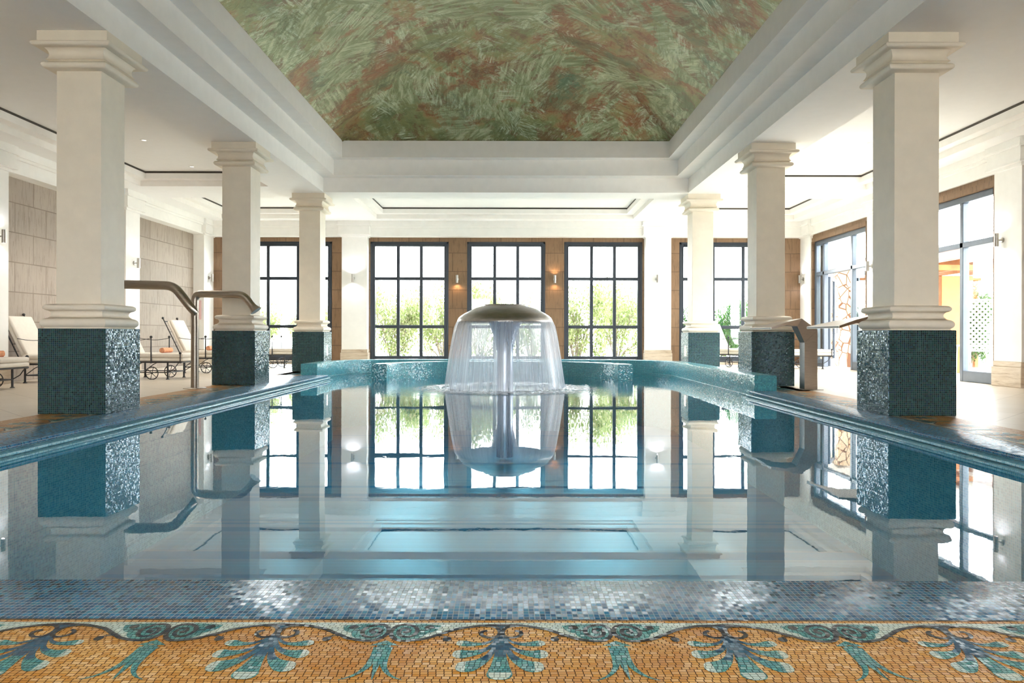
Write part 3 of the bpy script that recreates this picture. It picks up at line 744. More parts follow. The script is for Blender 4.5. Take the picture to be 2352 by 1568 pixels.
# ------------------------------------------------------------------ ornamental mosaic border
PER = .636; HP = PER / 2
WAVE = [(-0.003, 0.045), (0.034, 0.049), (0.066, 0.054), (0.096, 0.064), (0.126, 0.077), (0.146, 0.091), (0.166, 0.109), (0.186, 0.124), (0.206, 0.142), (0.236, 0.154), (0.262, 0.160), (0.286, 0.156), (0.304, 0.136), (0.314, 0.105), (0.311, 0.074), (0.300, 0.053), (0.283, 0.046), (0.261, 0.052), (0.245, 0.071), (0.240, 0.095), (0.246, 0.119), (0.260, 0.133), (0.277, 0.130), (0.290, 0.113), (0.291, 0.088), (0.280, 0.074), (0.268, 0.079), (0.264, 0.096), (0.272, 0.106)]
SCROLL = [(0.053, 0.056), (0.027, 0.058), (0.01, 0.074), (0.004, 0.102), (0.009, 0.128), (0.026, 0.138), (0.044, 0.133), (0.057, 0.115), (0.053, 0.096), (0.04, 0.09)]
def border(name, fmap, n0, n1, length0, length1, width, label):
    """fmap(a,b): a along the border, b away from the pool, to floor x,y"""
    mb = MB(); MATL = ['tile_orange', 'tile_pale', 'tile_dark', 'tile_teal', 'tile_petrol']
    cnt = [0]
    def P(a, b, z): x, y = fmap(a, b); return (x, y, z)
    def poly(pts, z, mat):
        cnt[0] += 1; z += (cnt[0] % 1000) * 1.5e-7 if z > 0 else 0
        f = mb.face([P(a, b, z) for a, b in pts], mat, [(a, b) for a, b in pts]); return f
    def smooth_pts(pts, k=3):
        out = []
        for i in range(len(pts) - 1):
            p0 = pts[max(i - 1, 0)]; p1 = pts[i]; p2 = pts[i + 1]; p3 = pts[min(i + 2, len(pts) - 1)]
            for j in range(k):
                t = j / k
                out.append(tuple(.5 * ((2 * p1[d]) + (-p0[d] + p2[d]) * t + (2 * p0[d] - 5 * p1[d] + 4 * p2[d] - p3[d]) * t * t + (-p0[d] + 3 * p1[d] - 3 * p2[d] + p3[d]) * t ** 3) for d in (0, 1)))
        out.append(pts[-1]); return out
    def ribbon(pts, ws, z, mat, sgn, off, k=3):
        pts = smooth_pts(pts, k); m = len(pts)
        Lf, Rt = [], []
        for i, p in enumerate(pts):
            q0 = pts[max(i - 1, 0)]; q1 = pts[min(i + 1, m - 1)]; t = Vector((q1[0] - q0[0], q1[1] - q0[1]))
            t = t.normalized() if t.length > 1e-9 else Vector((1, 0)); nn = Vector((-t.y, t.x))
            w_ = ws if isinstance(ws, float) else ws(i / (m - 1))
            Lf.append((off + sgn * (p[0] + nn.x * w_ / 2), p[1] + nn.y * w_ / 2)); Rt.append((off + sgn * (p[0] - nn.x * w_ / 2), p[1] - nn.y * w_ / 2))
        for i in range(m - 1): poly([Lf[i], Lf[i + 1], Rt[i + 1], Rt[i]], z, mat)
    poly([(length0, 0), (length1, 0), (length1, width), (length0, width)], 0.0, 0)
    poly([(length0, 0), (length1, 0), (length1, .010), (length0, .010)], .0006, 2)
    for i in range(n0, n1):
        for sgn in (1, -1):
            off = i * PER
            wv = [p for p in WAVE[:13]]
            top = [(-.003, .030), (HP, .030)]
            # pale field above the wave, in strips
            pts = smooth_pts(wv, 3); pts = [p for p in pts if p[0] <= HP]; pts.append((HP, .120))
            for a, b in zip(pts, pts[1:]):
                if b[0] <= a[0]: continue
                poly([(off + sgn * a[0], .028), (off + sgn * b[0], .028), (off + sgn * b[0], b[1]), (off + sgn * a[0], a[1])], .0006, 1)
            # teal ground of the volute and its outer curl
            vol = [(.262 + .052 * math.cos(t / 18 * PI), .098 + .055 * math.sin(t / 18 * PI)) for t in range(36)]
            poly([(off + sgn * a, b) for a, b in vol], .0010, 3)
            ribbon([(.190, .048), (.198, .078), (.216, .092), (.240, .085), (.262, .060)], lambda t: .030 * (1 - .2 * t), .0009, 3, sgn, off)
            ribbon([(.200, .052), (.226, .048), (.262, .046)], .016, .0009, 3, sgn, off)
            poly([(off + sgn * (.208 + .014 * math.cos(t / 6 * PI)), .064 + .016 * math.sin(t / 6 * PI)) for t in range(12)], .0013, 2)
            ribbon([(.212, .084), (.236, .086), (.252, .066)], .006, .0013, 2, sgn, off)
            ribbon(WAVE[:13], .0145, .0017, 2, sgn, off); ribbon(WAVE[12:], lambda t: .0135 - .001 * t, .0015, 2, sgn, off)
            poly([(off + sgn * (.272 + .009 * math.cos(t / 6 * PI)), .100 + .010 * math.sin(t / 6 * PI)) for t in range(12)], .0015, 2)
            # small dark berry under the wave
            poly([(off + sgn * (.150 + .0125 * math.cos(t / 6 * PI)), .146 + .016 * math.sin(t / 6 * PI)) for t in range(12)], .0011, 2)
            ribbon([(.152, .134), (.163, .126), (.182, .124)], .006, .0011, 2, sgn, off)
            # palmette
            poly([(off, .045), (off + sgn * .030, .050), (off + sgn * .012, .075), (off, .090)], .0011, 4)
            ribbon(SCROLL, .0125, .0019, 2, sgn, off)
            lf = lambda wmax: (lambda t: wmax * (0.16 + .84 * (t / .75) ** 1.6) if t < .75 else wmax * math.sqrt(max(0.0, 1 - ((t - .75) / .26) ** 2)))
            for spn, wm in (([(0.004, 0.118), (0.026, 0.160), (0.052, 0.178), (0.081, 0.180), (0.105, 0.174), (0.122, 0.172)], .038), ([(0.004, 0.135), (0.030, 0.200), (0.056, 0.228), (0.083, 0.240), (0.107, 0.243), (0.127, 0.243)], .052), ([(0.004, 0.150), (0.024, 0.235), (0.044, 0.279), (0.066, 0.303), (0.089, 0.318), (0.113, 0.318)], .064)):
                sp = smooth_pts(spn, 3); ribbon(spn, lf(wm), .0010, 3, sgn, off)
                hlf = spn[:3]; ribbon(hlf, lambda t, wm=wm: wm * (.18 + .16 * t), .0013, 4, sgn, off)
                ribbon(spn[-2:], lambda t, wm=wm: wm * .98 * math.sqrt(max(0.0, 1 - (t * .98) ** 2)), .0012, 1, sgn, off, 6)
                for o_ in (.5, -.5): pass
        off = i * PER
        ribbon([(0, .100), (0, .244), (0, .330), (0, .390)], lambda t: .012 + .054 * (t / .8) ** 1.3 if t < .8 else .066 * math.sqrt(max(0, 1 - ((t - .8) / .21) ** 2)), .0012, 3, 1, off, 5)
        ribbon([(0, .100), (0, .18), (0, .26)], lambda t: .012 + .022 * t, .0014, 4, 1, off)
        ribbon([(0, .350), (0, .370), (0, .390)], lambda t: .060 * math.sqrt(max(0, 1 - (t * .99) ** 2)), .0014, 1, 1, off, 5)
        # bell-shaped leaf spray between palmettes
        o2 = off + HP
        poly([(o2 + a, b) for a, b in ((0, .156), (.040, .190), (.018, .190), (0, .182), (-.018, .190), (-.040, .190))], .0010, 3)
        poly([(o2 + a, b) for a, b in ((-.018, .188), (.018, .188), (.024, .245), (-.020, .245))], .0011, 3)
        ribbon([(0, .200), (0, .28), (.002, .34), (.004, .392)], lambda t: .032 * (1 - t * .96), .0016, 3, 1, o2, 4)
        for sgn in (1, -1):
            ribbon([(.013, .20), (.014, .26), (.020, .312), (.034, .350), (.054, .376), (.078, .392)], lambda t: .027 * (1 - t * .9), .0013, 3, sgn, o2)
    o = mb.build(name, MATL, None, smooth=0, keepn=False)
    return tag(o, label, 'mosaic border')
YBD = YN - .36
border('mosaic_border', lambda a, b: (a - .034, YBD - b), -3, 4, -2.4, 2.4, .61, 'orange mosaic border with palmettes and scrolls along the near edge')
border('mosaic_border', lambda a, b: (LX - .52 - b, a), 4, 28, 1.6, YLB + 1.4, .60, 'orange mosaic border with palmettes running under the left-hand pillars')
border('mosaic_border', lambda a, b: (RX + .39 + b, a), 4, 20, 1.6, 12.3, .58, 'orange mosaic border with palmettes running under the right-hand pillars')
# deck bed under the borders
mb = MB(); mb.box((-4.98, 1.6, -.12), (-4.385, 15.4, -.002)).box((3.975, 1.6, -.12), (4.55, 11.25, -.002)).box((-4.385, 1.6, -.12), (3.975, 2.2, -.002))
struct('floor_bed', mb, 'travertine', 'stone bed beneath the mosaic borders', 'floor')

# ------------------------------------------------------------------ fountain
ft = empty('mushroom_fountain', (FX, FY, WZ), label='steel mushroom fountain pouring a round curtain of water in the pool', cat='fountain')
def fz(z): return z - WZ
MB().lathe([(.0, -1.2), (.145, -1.2), (.145, fz(.52)), (.15, fz(.62)), (.17, fz(.70)), (.215, fz(.86)), (.27, fz(1.02)), (.33, fz(1.12)), (0, fz(1.14))], (0, 0, 0), 48).build('stem', 'steel_wet', ft)
MB().lathe([(0, fz(1.365)), (.345, fz(1.372)), (.365, fz(1.372)), (.372, fz(1.362)), (.375, fz(1.350)), (.42, fz(1.338)), (.50, fz(1.315)), (.60, fz(1.272)), (.70, fz(1.222)), (.77, fz(1.178)), (.815, fz(1.135)), (.835, fz(1.095)), (.842, fz(1.062)), (.838, fz(1.050)), (.80, fz(1.052)), (.3, fz(1.10)), (0, fz(1.11))], (0, 0, 0), 72).build('cap', 'steel_cap', ft)
cp = []
for i in range(15):
    t = i / 14; z = 1.075 - t * (1.075 - WZ); cp.append((.846 + .215 * math.sqrt(t) * .55 + .10 * t, fz(z)))
MB().lathe(cp, (0, 0, 0), 96, uvlen=6.0).build('water_curtain', 'falling_water', ft)
mb = MB(); nr = 44; ns_ = 110; g = []
for i in range(nr + 1):
    r = .15 + 1.50 * i / nr; row = []
    for k in range(ns_):
        a = 2 * PI * k / ns_
        env = math.exp(-((r - 1.0) / .28) ** 2)
        h = .014 + .010 * env * random.random() + .028 * env * random.random() ** 2 + .012 * max(0, 1 - r / .9) * random.random()
        h *= min(1, (1.65 - r) / .25) ; row.append(mb.bm.verts.new((r * math.cos(a), r * math.sin(a), max(.002, h))))
    g.append(row)
for i in range(nr):
    for k in range(ns_): mb.bm.faces.new((g[i][k], g[i][(k + 1) % ns_], g[i + 1][(k + 1) % ns_], g[i + 1][k]))
mb.build('splash', 'splash_water', ft, smooth=180)

# ------------------------------------------------------------------ steel spouts
def bend(pts, rad, n=7):
    pts = [Vector(p) for p in pts]; out = [pts[0]]
    for i in range(1, len(pts) - 1):
        a, b, c = pts[i - 1], pts[i], pts[i + 1]; u = (a - b).normalized(); v = (c - b).normalized()
        d = min(rad, (a - b).length * .49, (c - b).length * .49); s = b + u * d; e = b + v * d
        for k in range(n + 1):
            t = k / n; out.append(s.lerp(b, t).lerp(b.lerp(e, t), t))
    out.append(pts[-1]); return out
r1 = empty('pipe_spout', (-4.98, 11.56, 0), label='bent steel pipe spout on a pole by the pool, flared round mouth', cat='pool spout', group='bent pipe water spouts')
MB().lathe([(0, 0), (.17, 0), (.17, .008), (.165, .012), (.06, .012)], (0, 0, 0), 32).build('base_plate', 'steel', r1)
pts = bend([(0, 0, .01), (0, 0, 1.475), (.76, 0, 1.465), (.955, 0, 1.21)], .11)
rs = [.0575] * (len(pts) - 1) + [.0575]
e0 = Vector(pts[-2]); e1 = Vector((.955, 0, 1.21)); pts = pts[:-1] + [e0.lerp(e1, t) for t in (.35, .6, .8, .92, 1.0)]
rs = [.0575] * (len(pts) - 5) + [.056, .062, .074, .088, .096]
MB().tube(pts, rs, 20, cap=False).tube([pts[-1], pts[-2], pts[-4]], [.088, .08, .05], 20).build('pipe', 'steel', r1)
r2 = empty('pipe_spout', (-5.25, 9.7, 0), label='bent steel pipe spout behind the nearest left-hand pillar, pinched flat mouth', cat='pool spout', group='bent pipe water spouts')
MB().lathe([(0, 0), (.17, 0), (.17, .008), (.165, .012), (.06, .012)], (0, 0, 0), 32).build('base_plate', 'steel', r2)
pts = bend([(0, 0, .01), (0, 0, 1.50), (.84, -.1, 1.475), (1.15, -.15, 1.105)], .12)
e0 = Vector(pts[-2]); e1 = Vector(pts[-1]); pts = pts[:-1] + [e0.lerp(e1, t) for t in (.3, .5, .7, .85, 1.0)]
m = len(pts); fl_ = [(1, 1)] * (m - 5) + [(1, 1), (1.0, .97), (.97, .85), (.90, .58), (.82, .12)]
MB().tube(pts, .058, 20, flat=fl_).build('pipe', 'steel', r2)

def blade_spout(x, y, label):
    r = empty('blade_spout', (x, y, 0), label=label, cat='pool spout', group='flat folded steel water spouts')
    MB().box((-.17, -.17, 0), (.17, .17, .008), .002, 1).build('base_plate', 'steel', r)
    # post with slanting top: section x -.1..+.1, y -.1...1
    def loft(secs, name, mat='steel_panel'):
        mb = MB(); bm = mb.bm; rg = [[bm.verts.new(p) for p in s] for s in secs]
        for a, b in zip(rg, rg[1:]):
            for k in range(4): bm.faces.new((a[k], a[(k + 1) % 4], b[(k + 1) % 4], b[k]))
        bm.faces.new(rg[0][::-1]); bm.faces.new(rg[-1]); mb.build(name, mat, r, smooth=20)
    loft([[(-.1, -.1, .008), (.1, -.1, .008), (.1, .1, .008), (-.1, .1, .008)], [(-.1, -.1, .73), (.1, -.1, .93), (.1, .1, .93), (-.1, .1, .73)]], 'post')
    loft([[(-.1, -.1, .732), (.1, -.1, .932), (.1, .1, .932), (-.1, .1, .732)], [(-.22, -.12, .985), (-.15, -.12, 1.105), (-.15, .12, 1.105), (-.22, .12, .985)]], 'neck')
    loft([[(-.22, -.12, .987), (-.15, -.12, 1.107), (-.15, .12, 1.107), (-.22, .12, .987)], [(-.45, -.28, 1.0), (-.45, -.28, 1.045), (-.45, .28, 1.045), (-.45, .28, 1.0)], [(-.76, -.50, .935), (-.76, -.50, .965), (-.76, .50, .965), (-.76, .50, .935)]], 'blade')
    MB().box((-.764, -.48, .939), (-.7605, .48, .961)).build('outlet_slot', 'dark_strip', r)
    return r
blade_spout(4.62, 11.6, 'folded flat steel water spout on a post, standing clear behind the raised rim')
blade_spout(4.74, 9.55, 'folded flat steel water spout half hidden behind the nearest right-hand pillar')

# ------------------------------------------------------------------ sconces and downlights
sc_n = 0
def sconce(x, y, z, d, label, kind='cool', up=4, dn=4):
    r = empty('wall_sconce', (x, y, z), math.atan2(d[1], d[0]), label=label, cat='wall lamp', group='steel up and down wall lamps')
    MB().lathe([(0, 0), (.045, 0), (.045, .012), (.04, .016), (0, .016)], n=20).build('wall_plate', 'steel_sconce', r, Matrix.Rotation(R(90), 4, 'Y'))
    MB().tube([(.012, 0, 0), (.075, 0, 0)], .012, 8).build('arm', 'steel_sconce', r)
    ts = MB().lathe([(.028, -.108), (.034, -.11), (.034, .11), (.028, .108)], (.105, 0, 0), 20).build('tube_shade', 'steel_sconce', r)
    lm = 'lamp_cool' if kind == 'cool' else 'lamp_warm'
    for zb in (.095, -.095): MB().lathe([(0, zb), (.030, zb)], (.105, 0, 0), 16).build('bulb', lm, ts)
    for pw, sg in ((up, 1), (dn, -1)):
        if not pw: continue
        ld = bpy.data.lights.new('lamp_light', 'SPOT'); ld.energy = pw; ld.spot_size = R(150); ld.spot_blend = .8; ld.shadow_soft_size = .02
        ld.color = (.84, .86, 1.0) if kind == 'cool' else (1, .62, .32)
        lo = bpy.data.objects.new('lamp_light', ld); C.objects.link(lo); lo.parent = r; lo.location = (.105, 0, .115 * sg)
        lo.rotation_euler = (R(180) if sg > 0 else 0, 0, 0)
    return r
sconce(-4.54, 20.93, 2.43, (0, -1), 'lit steel wall lamp on the pilaster left of the middle windows', 'cool', 5, 5)
sconce(4.05, 20.93, 2.43, (0, -1), 'lit steel wall lamp on the pilaster right of the middle windows', 'cool', 5, 5)
sconce(-1.62, 21.2, 2.43, (0, -1), 'steel wall lamp on the brown stone pier left of the middle window', 'warm', 0, 2.5)
sconce(1.17, 21.2, 2.43, (0, -1), 'steel wall lamp on the brown stone pier right of the middle window', 'warm', 2, 2)
sconce(PXL, 16.75, 2.45, (1, 0), 'steel wall lamp on the white pilaster between the pale stone panels', 'cool', 2, 3)
sconce(PXL, 20.85, 2.43, (1, 0), 'steel wall lamp on the cream corner pilaster behind the bent pipe spout', 'cool', 1, 2)
sconce(PXL, 12.33, 2.47, (1, 0), 'steel wall lamp cut off by the left edge of the photo', 'cool', 1, 2)
sconce(PXR, 16.95, 2.43, (-1, 0), 'steel wall lamp between the two glazed doors', 'cool', 1, 3)
sconce(PXR, 12.42, 2.45, (-1, 0), 'steel wall lamp on the pilaster beside the near glazed door', 'cool', 1, 3)
sconce(PXR, 20.95, 2.43, (-1, 0), 'steel wall lamp on the far corner pilaster by the open glazed door', 'cool', 1, 2)
for x, y, lb in ((-6.65, 13.3, 'small round ceiling downlight between the two nearer left-hand pillars'), (-6.7, 15.4, 'small round ceiling downlight just left of the second left-hand pillar'), (6.46, 13.4, 'small round ceiling downlight left of the nearest right-hand pillar, nearer one'), (6.45, 15.5, 'small round ceiling downlight right of the second right-hand pillar, farther one')):
    r = empty('downlight', (x, y, 4.33), label=lb, cat='ceiling light', group='round ceiling downlights')
    MB().lathe([(.036, -.002), (.040, -.010), (.065, -.008), (.068, 0), (.036, 0)], n=24).build('ring', 'white_plastic', r)
    MB().lathe([(0, -.002), (.036, -.002)], n=20).build('lens', 'lamp_soft', r)
    ld = bpy.data.lights.new('lamp_light', 'SPOT'); ld.energy = 60; ld.spot_size = R(120); ld.spot_blend = .6; ld.color = (1, .93, .82); ld.shadow_soft_size = .04
    lo = bpy.data.objects.new('lamp_light', ld); C.objects.link(lo); lo.parent = r; lo.location = (0, 0, -.03)

# ------------------------------------------------------------------ loungers and towels
def make_lounger():
    r = empty('sun_lounger', (0, 0, 0), cat='sun lounger', group='wrought iron sun loungers beside the pool')
    W = .34; f0, h0 = .55, -.55
    k = MB()
    for s in (-W, W): k.tube([(f0, s, .32), (h0 - .08, s, .32)], .014, 8)
    for x in (f0, .15, -.2, h0 - .05): k.tube([(x, -W, .32), (x, W, .32)], .012, 8)
    for s in (-W, W):
        k.tube([(f0 - .02, s, .30), (f0 - .02, s, .47)], .010, 8).sphere((f0 - .02, s, .49), .024)
    for i in range(9): k.tube([(-.5 + i * .12, -W, .325), (-.5 + i * .12, W, .325)], .006, 6)
    k.build('seat_frame', 'iron', r)
    for x in (.30, -.46):
        for s in (-W, W):
            MB().tube([(x, s, .32), (x, s, .03), (x, s, 0)], [.017, .017, .022], 10).lathe([(0, 0), (.034, 0), (.032, .010), (.018, .016)], (x, s, 0), 12).build('leg', 'iron', r)
    q = MB()
    for x in (.30, -.46): q.tube([(x, -W, .13), (x, W, .13)], .010, 8)
    for s in (-W, W):
        q.tube([(.30, s, .13), (-.46, s, .13)], .010, 8)
        q.tube([(.30, s, .13), (.42, s, .20), (.50, s, .31)], .008, 6)
        q.tube([(-.46, s, .13), (-.30, s, .25), (-.18, s, .31)], .008, 6)
    q.build('stretcher', 'iron', r)
    for s in (-W, W):
        y = s * 1.09; w_ = MB()
        w_.tube([(.02 + .115 * math.cos(PI * i / 12), y, .118 + .115 * math.sin(PI * i / 12)) for i in range(25)], .009, 6, cap=False)
        for a in range(3): w_.tube([(.02 + .11 * math.cos(a * PI / 3 + .3), y, .118 + .11 * math.sin(a * PI / 3 + .3)), (.02 - .11 * math.cos(a * PI / 3 + .3), y, .118 - .11 * math.sin(a * PI / 3 + .3))], .006, 6)
        wo_ = w_.build('wheel', 'iron', r); MB().sphere((.02, y, .118), .02).build('wheel_hub', 'iron', wo_)
    ca = MB().box((h0 + .02, -W + .0, .335), (f0 + .03, W, .405), .03, 4).box((h0 + .02, -W + .0, .405), (f0 + .03, W, .485), .035, 4)
    ca.build('seat_cushion', 'cushion', r)
    an = R(64); cx, sx = -math.cos(an), math.sin(an)
    M = Matrix.Translation((h0, 0, .40)) @ Matrix.Rotation(-(PI - an) + 0, 4, 'Y')
    # local: x along the back upwards
    Lb = .80
    def T(l, y, off): return (h0 + cx * l + sx * off, y, .40 + sx * l - cx * off)   # off = towards the sitter
    bk = MB(); bm = bk.bm
    def slab(l0, l1, o0, o1, y0, y1, bev):
        vs = [bm.verts.new(T(l, y, o)) for l in (l0, l1) for y in (y0, y1) for o in (o0, o1)]
        fs = [bm.faces.new([vs[i] for i in q_]) for q_ in ((0, 1, 3, 2), (4, 6, 7, 5), (0, 4, 5, 1), (2, 3, 7, 6), (0, 2, 6, 4), (1, 5, 7, 3))]
        bmesh.ops.bevel(bm, geom=list({e for f in fs for e in f.edges}), offset=bev, segments=4, profile=.5, affect='EDGES')
    slab(.02, .78, .02, .08, -W + .03, W - .03, .028); slab(.02, .78, .08, .14, -W + .03, W - .03, .028)
    bk.build('back_cushion', 'cushion', r)
    bf = MB()
    for s in (-W, W):
        bf.tube([T(-.05, s, 0), T(Lb + .06, s, 0)], .011, 8).sphere(T(Lb + .08, s, 0), .026)
        for l in (.2, .4, .6): bf.sphere(T(l, s, 0), .015, 8)
    for l in (.3, .55, Lb): bf.tube([T(l, -W, 0), T(l, W, 0)], .008, 6)
    for i in range(1, 12): bf.sphere(T(Lb, -W + 2 * W * i / 12, 0), .013, 6)
    bf.build('backrest_frame', 'iron', r)
    for s in (-W, W):
        y = s * 1.07
        a = MB().tube([(.0, y, .30), (.0, y, .70), (.0, y, .77)], [.014, .011, .010], 8)
        pts = [(.0 - .58 * t, y, .765 - .035 * math.sin(PI * t)) for t in [i / 8 for i in range(9)]]
        a.tube(pts, .006, 6); ao = a.build('armrest', 'iron', r); MB().sphere((.0, y, .79), .026).build('ball_finial', 'iron', ao)
    return r
lg0 = make_lounger()
LG = [(-8.15, 11.25, 0, 'iron sun lounger with white cushion cut off by the left edge of the photo'),
      (-7.93, 13.05, 0, 'iron sun lounger half hidden behind the nearest left-hand pedestal'),
      (-6.74, 14.12, 0, 'iron sun lounger with rolled towel left of the pipe spout pole'),
      (-6.67, 16.38, 0, 'iron sun lounger with raised back in front of the pale stone wall'),
      (-6.05, 18.9, 0, 'iron sun lounger far back, mostly hidden behind the second left-hand pillar'),
      (5.98, 19.85, R(-52), 'iron sun lounger with white back between the far and middle right-hand pillars'),
      (7.45, 18.9, 0, 'iron sun lounger seen behind the folded steel spout, by the open door')]
for i, (x, y, a, lb) in enumerate(LG):
    q = lg0 if i == 0 else copy_tree(lg0)
    q.location = (x, y, 0); q.rotation_euler = (0, 0, a); q['label'] = lb
def towel(x, y, z, ax, label, ln=.36, rr=.052):
    r = empty('rolled_towel', (x, y, z + rr + .002), ax, label=label, cat='towel', group='rolled orange towels on loungers')
    mb = MB(); ns2 = 72; rg = []
    pr = []
    for i in range(ns2 + 1):
        t = i / ns2; a = t * 2 * PI * 3.6; rad = rr * (.14 + .86 * t); pr.append((rad * math.cos(a), rad * math.sin(a)))
    th = rr * .19
    # thick sheet wound into a spiral
    inn = [(p[0] * (1 - th / max(.012, math.hypot(*p))), p[1] * (1 - th / max(.012, math.hypot(*p)))) for p in pr]
    for s in (-ln / 2, ln / 2):
        rg.append(([mb.bm.verts.new((s, p[0], p[1])) for p in pr], [mb.bm.verts.new((s, p[0], p[1])) for p in inn]))
    (o0, i0), (o1, i1) = rg
    for k in range(ns2):
        mb.bm.faces.new((o0[k], o0[k + 1], o1[k + 1], o1[k])); mb.bm.faces.new((i0[k + 1], i0[k], i1[k], i1[k + 1]))
        mb.bm.faces.new((o0[k + 1], o0[k], i0[k], i0[k + 1])); mb.bm.faces.new((o1[k], o1[k + 1], i1[k + 1], i1[k]))
    mb.bm.faces.new((o0[-1], o1[-1], i1[-1], i0[-1]))
    mb.build('roll', 'towel', r, smooth=50)
    MB().tube([(-ln / 2 + .006, 0, 0), (ln / 2 - .006, 0, 0)], rr * .93, 18).build('roll_core', 'towel_edge', r)
    return r
towel(-6.62, 14.1, .485, R(90), 'rolled orange towel on the lounger left of the pipe spout pole')
towel(-6.66, 16.3, .485, R(90), 'rolled orange towel on the lounger just left of the second left-hand pedestal')
towel(-7.92, 11.2, .485, R(60), 'rolled peach towel on the lounger cut off by the left edge')
towel(6.22, 19.55, .485, R(12), 'rolled orange towel on the white lounger by the far right-hand window', .44)

# small notice on the corner pilaster
nt_ = MB().box((-8.78, 20.512, 1.25), (-8.66, 20.519, 1.78)); o = nt_.build('wall_notice', 'sign_pink', None); shift_origin(o, (-8.72, 20.515, 1.5))
tag(o, 'narrow pink notice on the corner pilaster beside the pipe spout', 'sign')
k = MB()
for i in range(9): k.box((-.03, -.006, -.20 + i * .045), (.0, -.0045, -.17 + i * .045))
k.build('lettering', 'sign_red', o)

# ------------------------------------------------------------------ outside
mb = MB(); mb.box((-60, 21.5, -.20), (60, 90, -.10)).box((8.9, -30, -.20), (60, 21.5, -.10)).box((-60, -40, -.20), (60, -4.3, -.10))
struct('ground', mb, 'gravel', 'pale gravel ground outside the windows', 'ground')
def make_shrub(kind, seed, n=9000, leaf='leaf_pale'):
    rnd = random.Random(seed)
    r = empty('leafy_shrub', (0, 0, 0), cat='shrub', group='leafy shrubs outside the windows')
    cl = [(rnd.uniform(-.75, .75), rnd.uniform(-.5, .5), rnd.uniform(.25, .98), rnd.uniform(.22, .42)) for _ in range(15)]
    mb = MB(); bm = mb.bm
    for i in range(n):
        c = rnd.choice(cl); a = rnd.uniform(0, 2 * PI); u = rnd.uniform(-1, 1); q = c[3] * rnd.random() ** .4
        s = math.sqrt(1 - u * u); p = Vector((c[0] + q * s * math.cos(a), c[1] + q * s * math.sin(a), max(.03, c[2] + q * u)))
        d = Vector((rnd.uniform(-1, 1), rnd.uniform(-1, 1), rnd.uniform(-.6, 1))).normalized(); e = d.cross(Vector((rnd.uniform(-1, 1), rnd.uniform(-1, 1), .3))).normalized()
        l = rnd.uniform(.035, .07); w_ = l * .30
        vs = [bm.verts.new(p), bm.verts.new(p + d * l * .5 + e * w_), bm.verts.new(p + d * l), bm.verts.new(p + d * l * .5 - e * w_)]
        bm.faces.new(vs)
    mb.build('foliage', leaf, r, smooth=0, keepn=True)
    k = MB()
    for c in cl[:11]:
        m_ = (c[0] * .35 + rnd.uniform(-.08, .08), c[1] * .35, c[2] * .45)
        k.tube([(c[0] * .08, c[1] * .08, 0), m_, (c[0], c[1], c[2])], [.022, .014, .005], 6)
        for _ in range(3): k.tube([m_, (c[0] + rnd.uniform(-.25, .25), c[1] + rnd.uniform(-.2, .2), c[2] + rnd.uniform(-.1, .2))], [.010, .003], 5)
    k.build('stems', 'bark', r)
    return r
sh = [make_shrub(0, 3), make_shrub(0, 11), make_shrub(0, 23, 9000, 'leaf_deep')]
SH = [(-3.9, 23.9, 1.15, 2.1, 0, 'pale green shrub outside, left third of the window left of the fountain'), (-2.45, 25.6, 1.25, 2.35, 1, 'tall pale green shrub outside, filling the window left of the fountain'),
      (-1.1, 23.8, .95, 2.2, 0, 'pale green shrub outside, behind the stone pier left of the middle window'), (.6, 25.6, 1.1, 2.0, 1, 'pale green shrub outside behind the fountain curtain'),
      (2.0, 23.9, 1.15, 2.2, 1, 'pale green shrub outside, left part of the window right of the fountain'), (3.55, 25.6, 1.2, 2.3, 0, 'loose pale green shrub outside, right part of the window right of the fountain'),
      (-8.5, 23.9, 1.0, 1.7, 0, 'low pale shrub outside the far left window, at its left'), (-6.7, 25.4, 1.2, 1.55, 1, 'low pale shrub outside the far left window, beside the second pillar'),
      (-5.6, 23.8, .9, 1.5, 0, 'low pale shrub outside behind the farthest left-hand pillar'),
      (5.6, 23.7, .85, 1.9, 2, 'dark green shrub outside the far right window, left of its mullion'), (7.25, 25.9, 1.05, 2.0, 2, 'dark green shrub outside the far right window beside the lounger back'),
      (8.4, 23.6, .9, 2.1, 2, 'dark green shrub outside behind the middle right-hand pillar'),
      (13.5, 22.0, .75, 2.0, 2, 'broad green shrub behind the white lattice outside the near door'),
      (12.1, 21.4, .35, 1.9, 2, 'green climbing shrub beside the white lattice outside the near door')]
used = set()
for x, y, sxy, sz, kd, lb in SH:
    q = sh[kd] if kd not in used else copy_tree(sh[kd]); used.add(kd)
    q.location = (x, y, -.10); q.scale = (sxy, sxy, sz); q.rotation_euler = (0, 0, random.uniform(-.5, .5)); q['label'] = lb

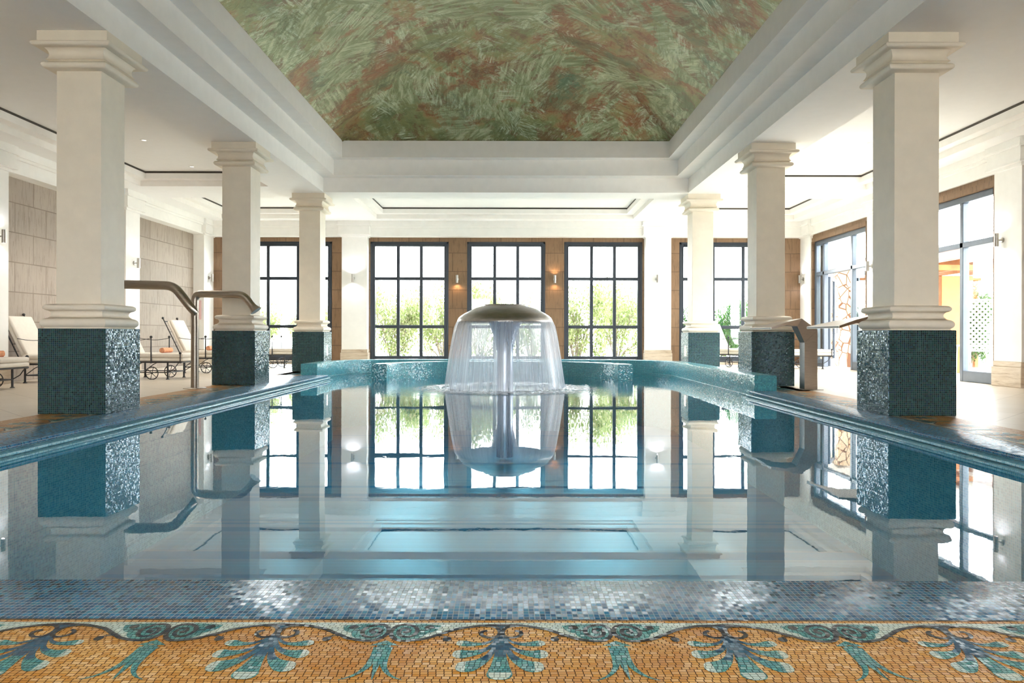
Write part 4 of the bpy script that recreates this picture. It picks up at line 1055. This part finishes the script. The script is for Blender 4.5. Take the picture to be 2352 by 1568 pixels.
# terrace outside the doors
fp = MB(); bm = fp.bm
rg = []
for z, hw_, ox in ((-.10, .32, .06), (.5, .29, .04), (1.2, .24, .0), (2.0, .20, -.03), (2.74, .19, -.04)):
    rg.append([bm.verts.new((ox + a * hw_, b * hw_, z)) for a, b in ((-1, -1), (1, -1), (1, 1), (-1, 1))])
for a, b in zip(rg, rg[1:]):
    for k in range(4): bm.faces.new((a[k], a[(k + 1) % 4], b[(k + 1) % 4], b[k]))
bm.faces.new(rg[0][::-1]); bm.faces.new(rg[-1])
o = fp.build('stone_pillar', 'flagstone', None, smooth=0); o.location = (9.62, 21.6, 0)
tag(o, 'rough flagstone pillar on the terrace seen through the open far door', 'pillar')
def lattice(x, y, z0, wd, ht, rz, label):
    r = empty('lattice_screen', (x, y, z0), rz, label=label, cat='lattice', group='white diagonal lattice screens outside')
    k = MB(); stp = .15; t = .012; bw = .028
    n_ = int((wd + ht) / stp) + 1
    for i in range(-1, n_ + 1):
        for sg in (1, -1):
            c = i * stp  # line: x + z = c or x - z = c - ht
            pts = []
            if sg > 0:
                xa = max(0, c - ht); xb = min(wd, c); za, zb = c - xa, c - xb
            else:
                xa = max(0, c - ht); xb = min(wd, c); za, zb = xa - c + ht, xb - c + ht
            if xb - xa < .03: continue
            k.tube([(xa, t * sg * .5, za), (xb, t * sg * .5, zb)], bw, 4, flat=[(.3, 1), (.3, 1)])
    k.build('slats', 'lattice_white', r)
    MB().box((-.04, -.03, -z0 - .1), (0, .03, ht)).box((wd, -.03, -z0 - .1), (wd + .04, .03, 0))\
        .box((-.04, -.03, 0), (0, .03, ht)).box((wd, -.03, 0), (wd + .04, .03, ht)).box((-.04, -.03, ht), (wd + .04, .03, ht + .05)).box((-.04, -.03, -.04), (wd + .04, .03, 0)).build('lattice_frame', 'lattice_white', r)
    return r
lattice(10.9, 23.6, .55, 1.5, 1.35, 0, 'white lattice screen behind the flagstone pillar')
lattice(12.45, 20.3, .45, 1.7, 1.35, R(-8), 'white lattice screen seen through the near door')
# orange rendered pier, pergola
o = MB().box((-.30, -.25, -.1), (.30, .25, 2.35), .02, 2).build('terrace_pier', 'wood_orange', None); o.location = (11.08, 18.9, 0); tag(o, 'orange rendered pier outside, left of the mullion of the near door', 'pier')
pg = empty('pergola', (12.0, 20.2, 0), label='timber pergola over the terrace with an added shade roof', cat='pergola')
for i in range(5): MB().box((-1.6 + i * .75, -1.9, 2.62), (-1.52 + i * .75, 2.0, 2.76), .008, 1).build('rafter', 'wood_orange', pg)
MB().box((-3.05, -4.2, 2.78), (2.2, 1.0, 2.82)).box((-3.05, 1.0, 2.78), (2.2, 4.4, 2.82)).build('shade_roof', 'plaster_white', pg)  # solid roof added to keep sky light off the terrace
for y_ in (-1.7, 1.8): MB().box((-1.9, y_, 2.48), (1.9, y_ + .1, 2.62), .008, 1).build('crossbeam', 'wood_orange', pg)
for x_, y_ in ((1.7, -1.7), (1.7, 1.8)): MB().box((x_, y_, -.1), (x_ + .12, y_ + .12, 2.48), .01, 1).build('post', 'wood_orange', pg)
tb = empty('terrace_table', (11.3, 18.0, -.1), label='small white table on the terrace beyond the near door', cat='table')
MB().box((-.45, -.35, .68), (.45, .35, .72), .01, 2).build('tabletop', 'white_plastic', tb)
for x_ in (-.38, .38):
    for y_ in (-.28, .28): MB().tube([(x_, y_, 0), (x_ * .95, y_ * .95, .68)], .018, 8).build('leg', 'steel_panel', tb)
pt = empty('terrace_wall', (14.4, 24.2, 0), label='low white garden wall with stone coping beyond the terrace', cat='wall')
MB().box((-5, -.12, -.1), (4, .12, 1.5)).build('wall_body', 'lattice_white', pt); MB().box((-5.05, -.17, 1.5), (4.05, .17, 1.58), .01, 1).build('coping', 'travertine', pt)
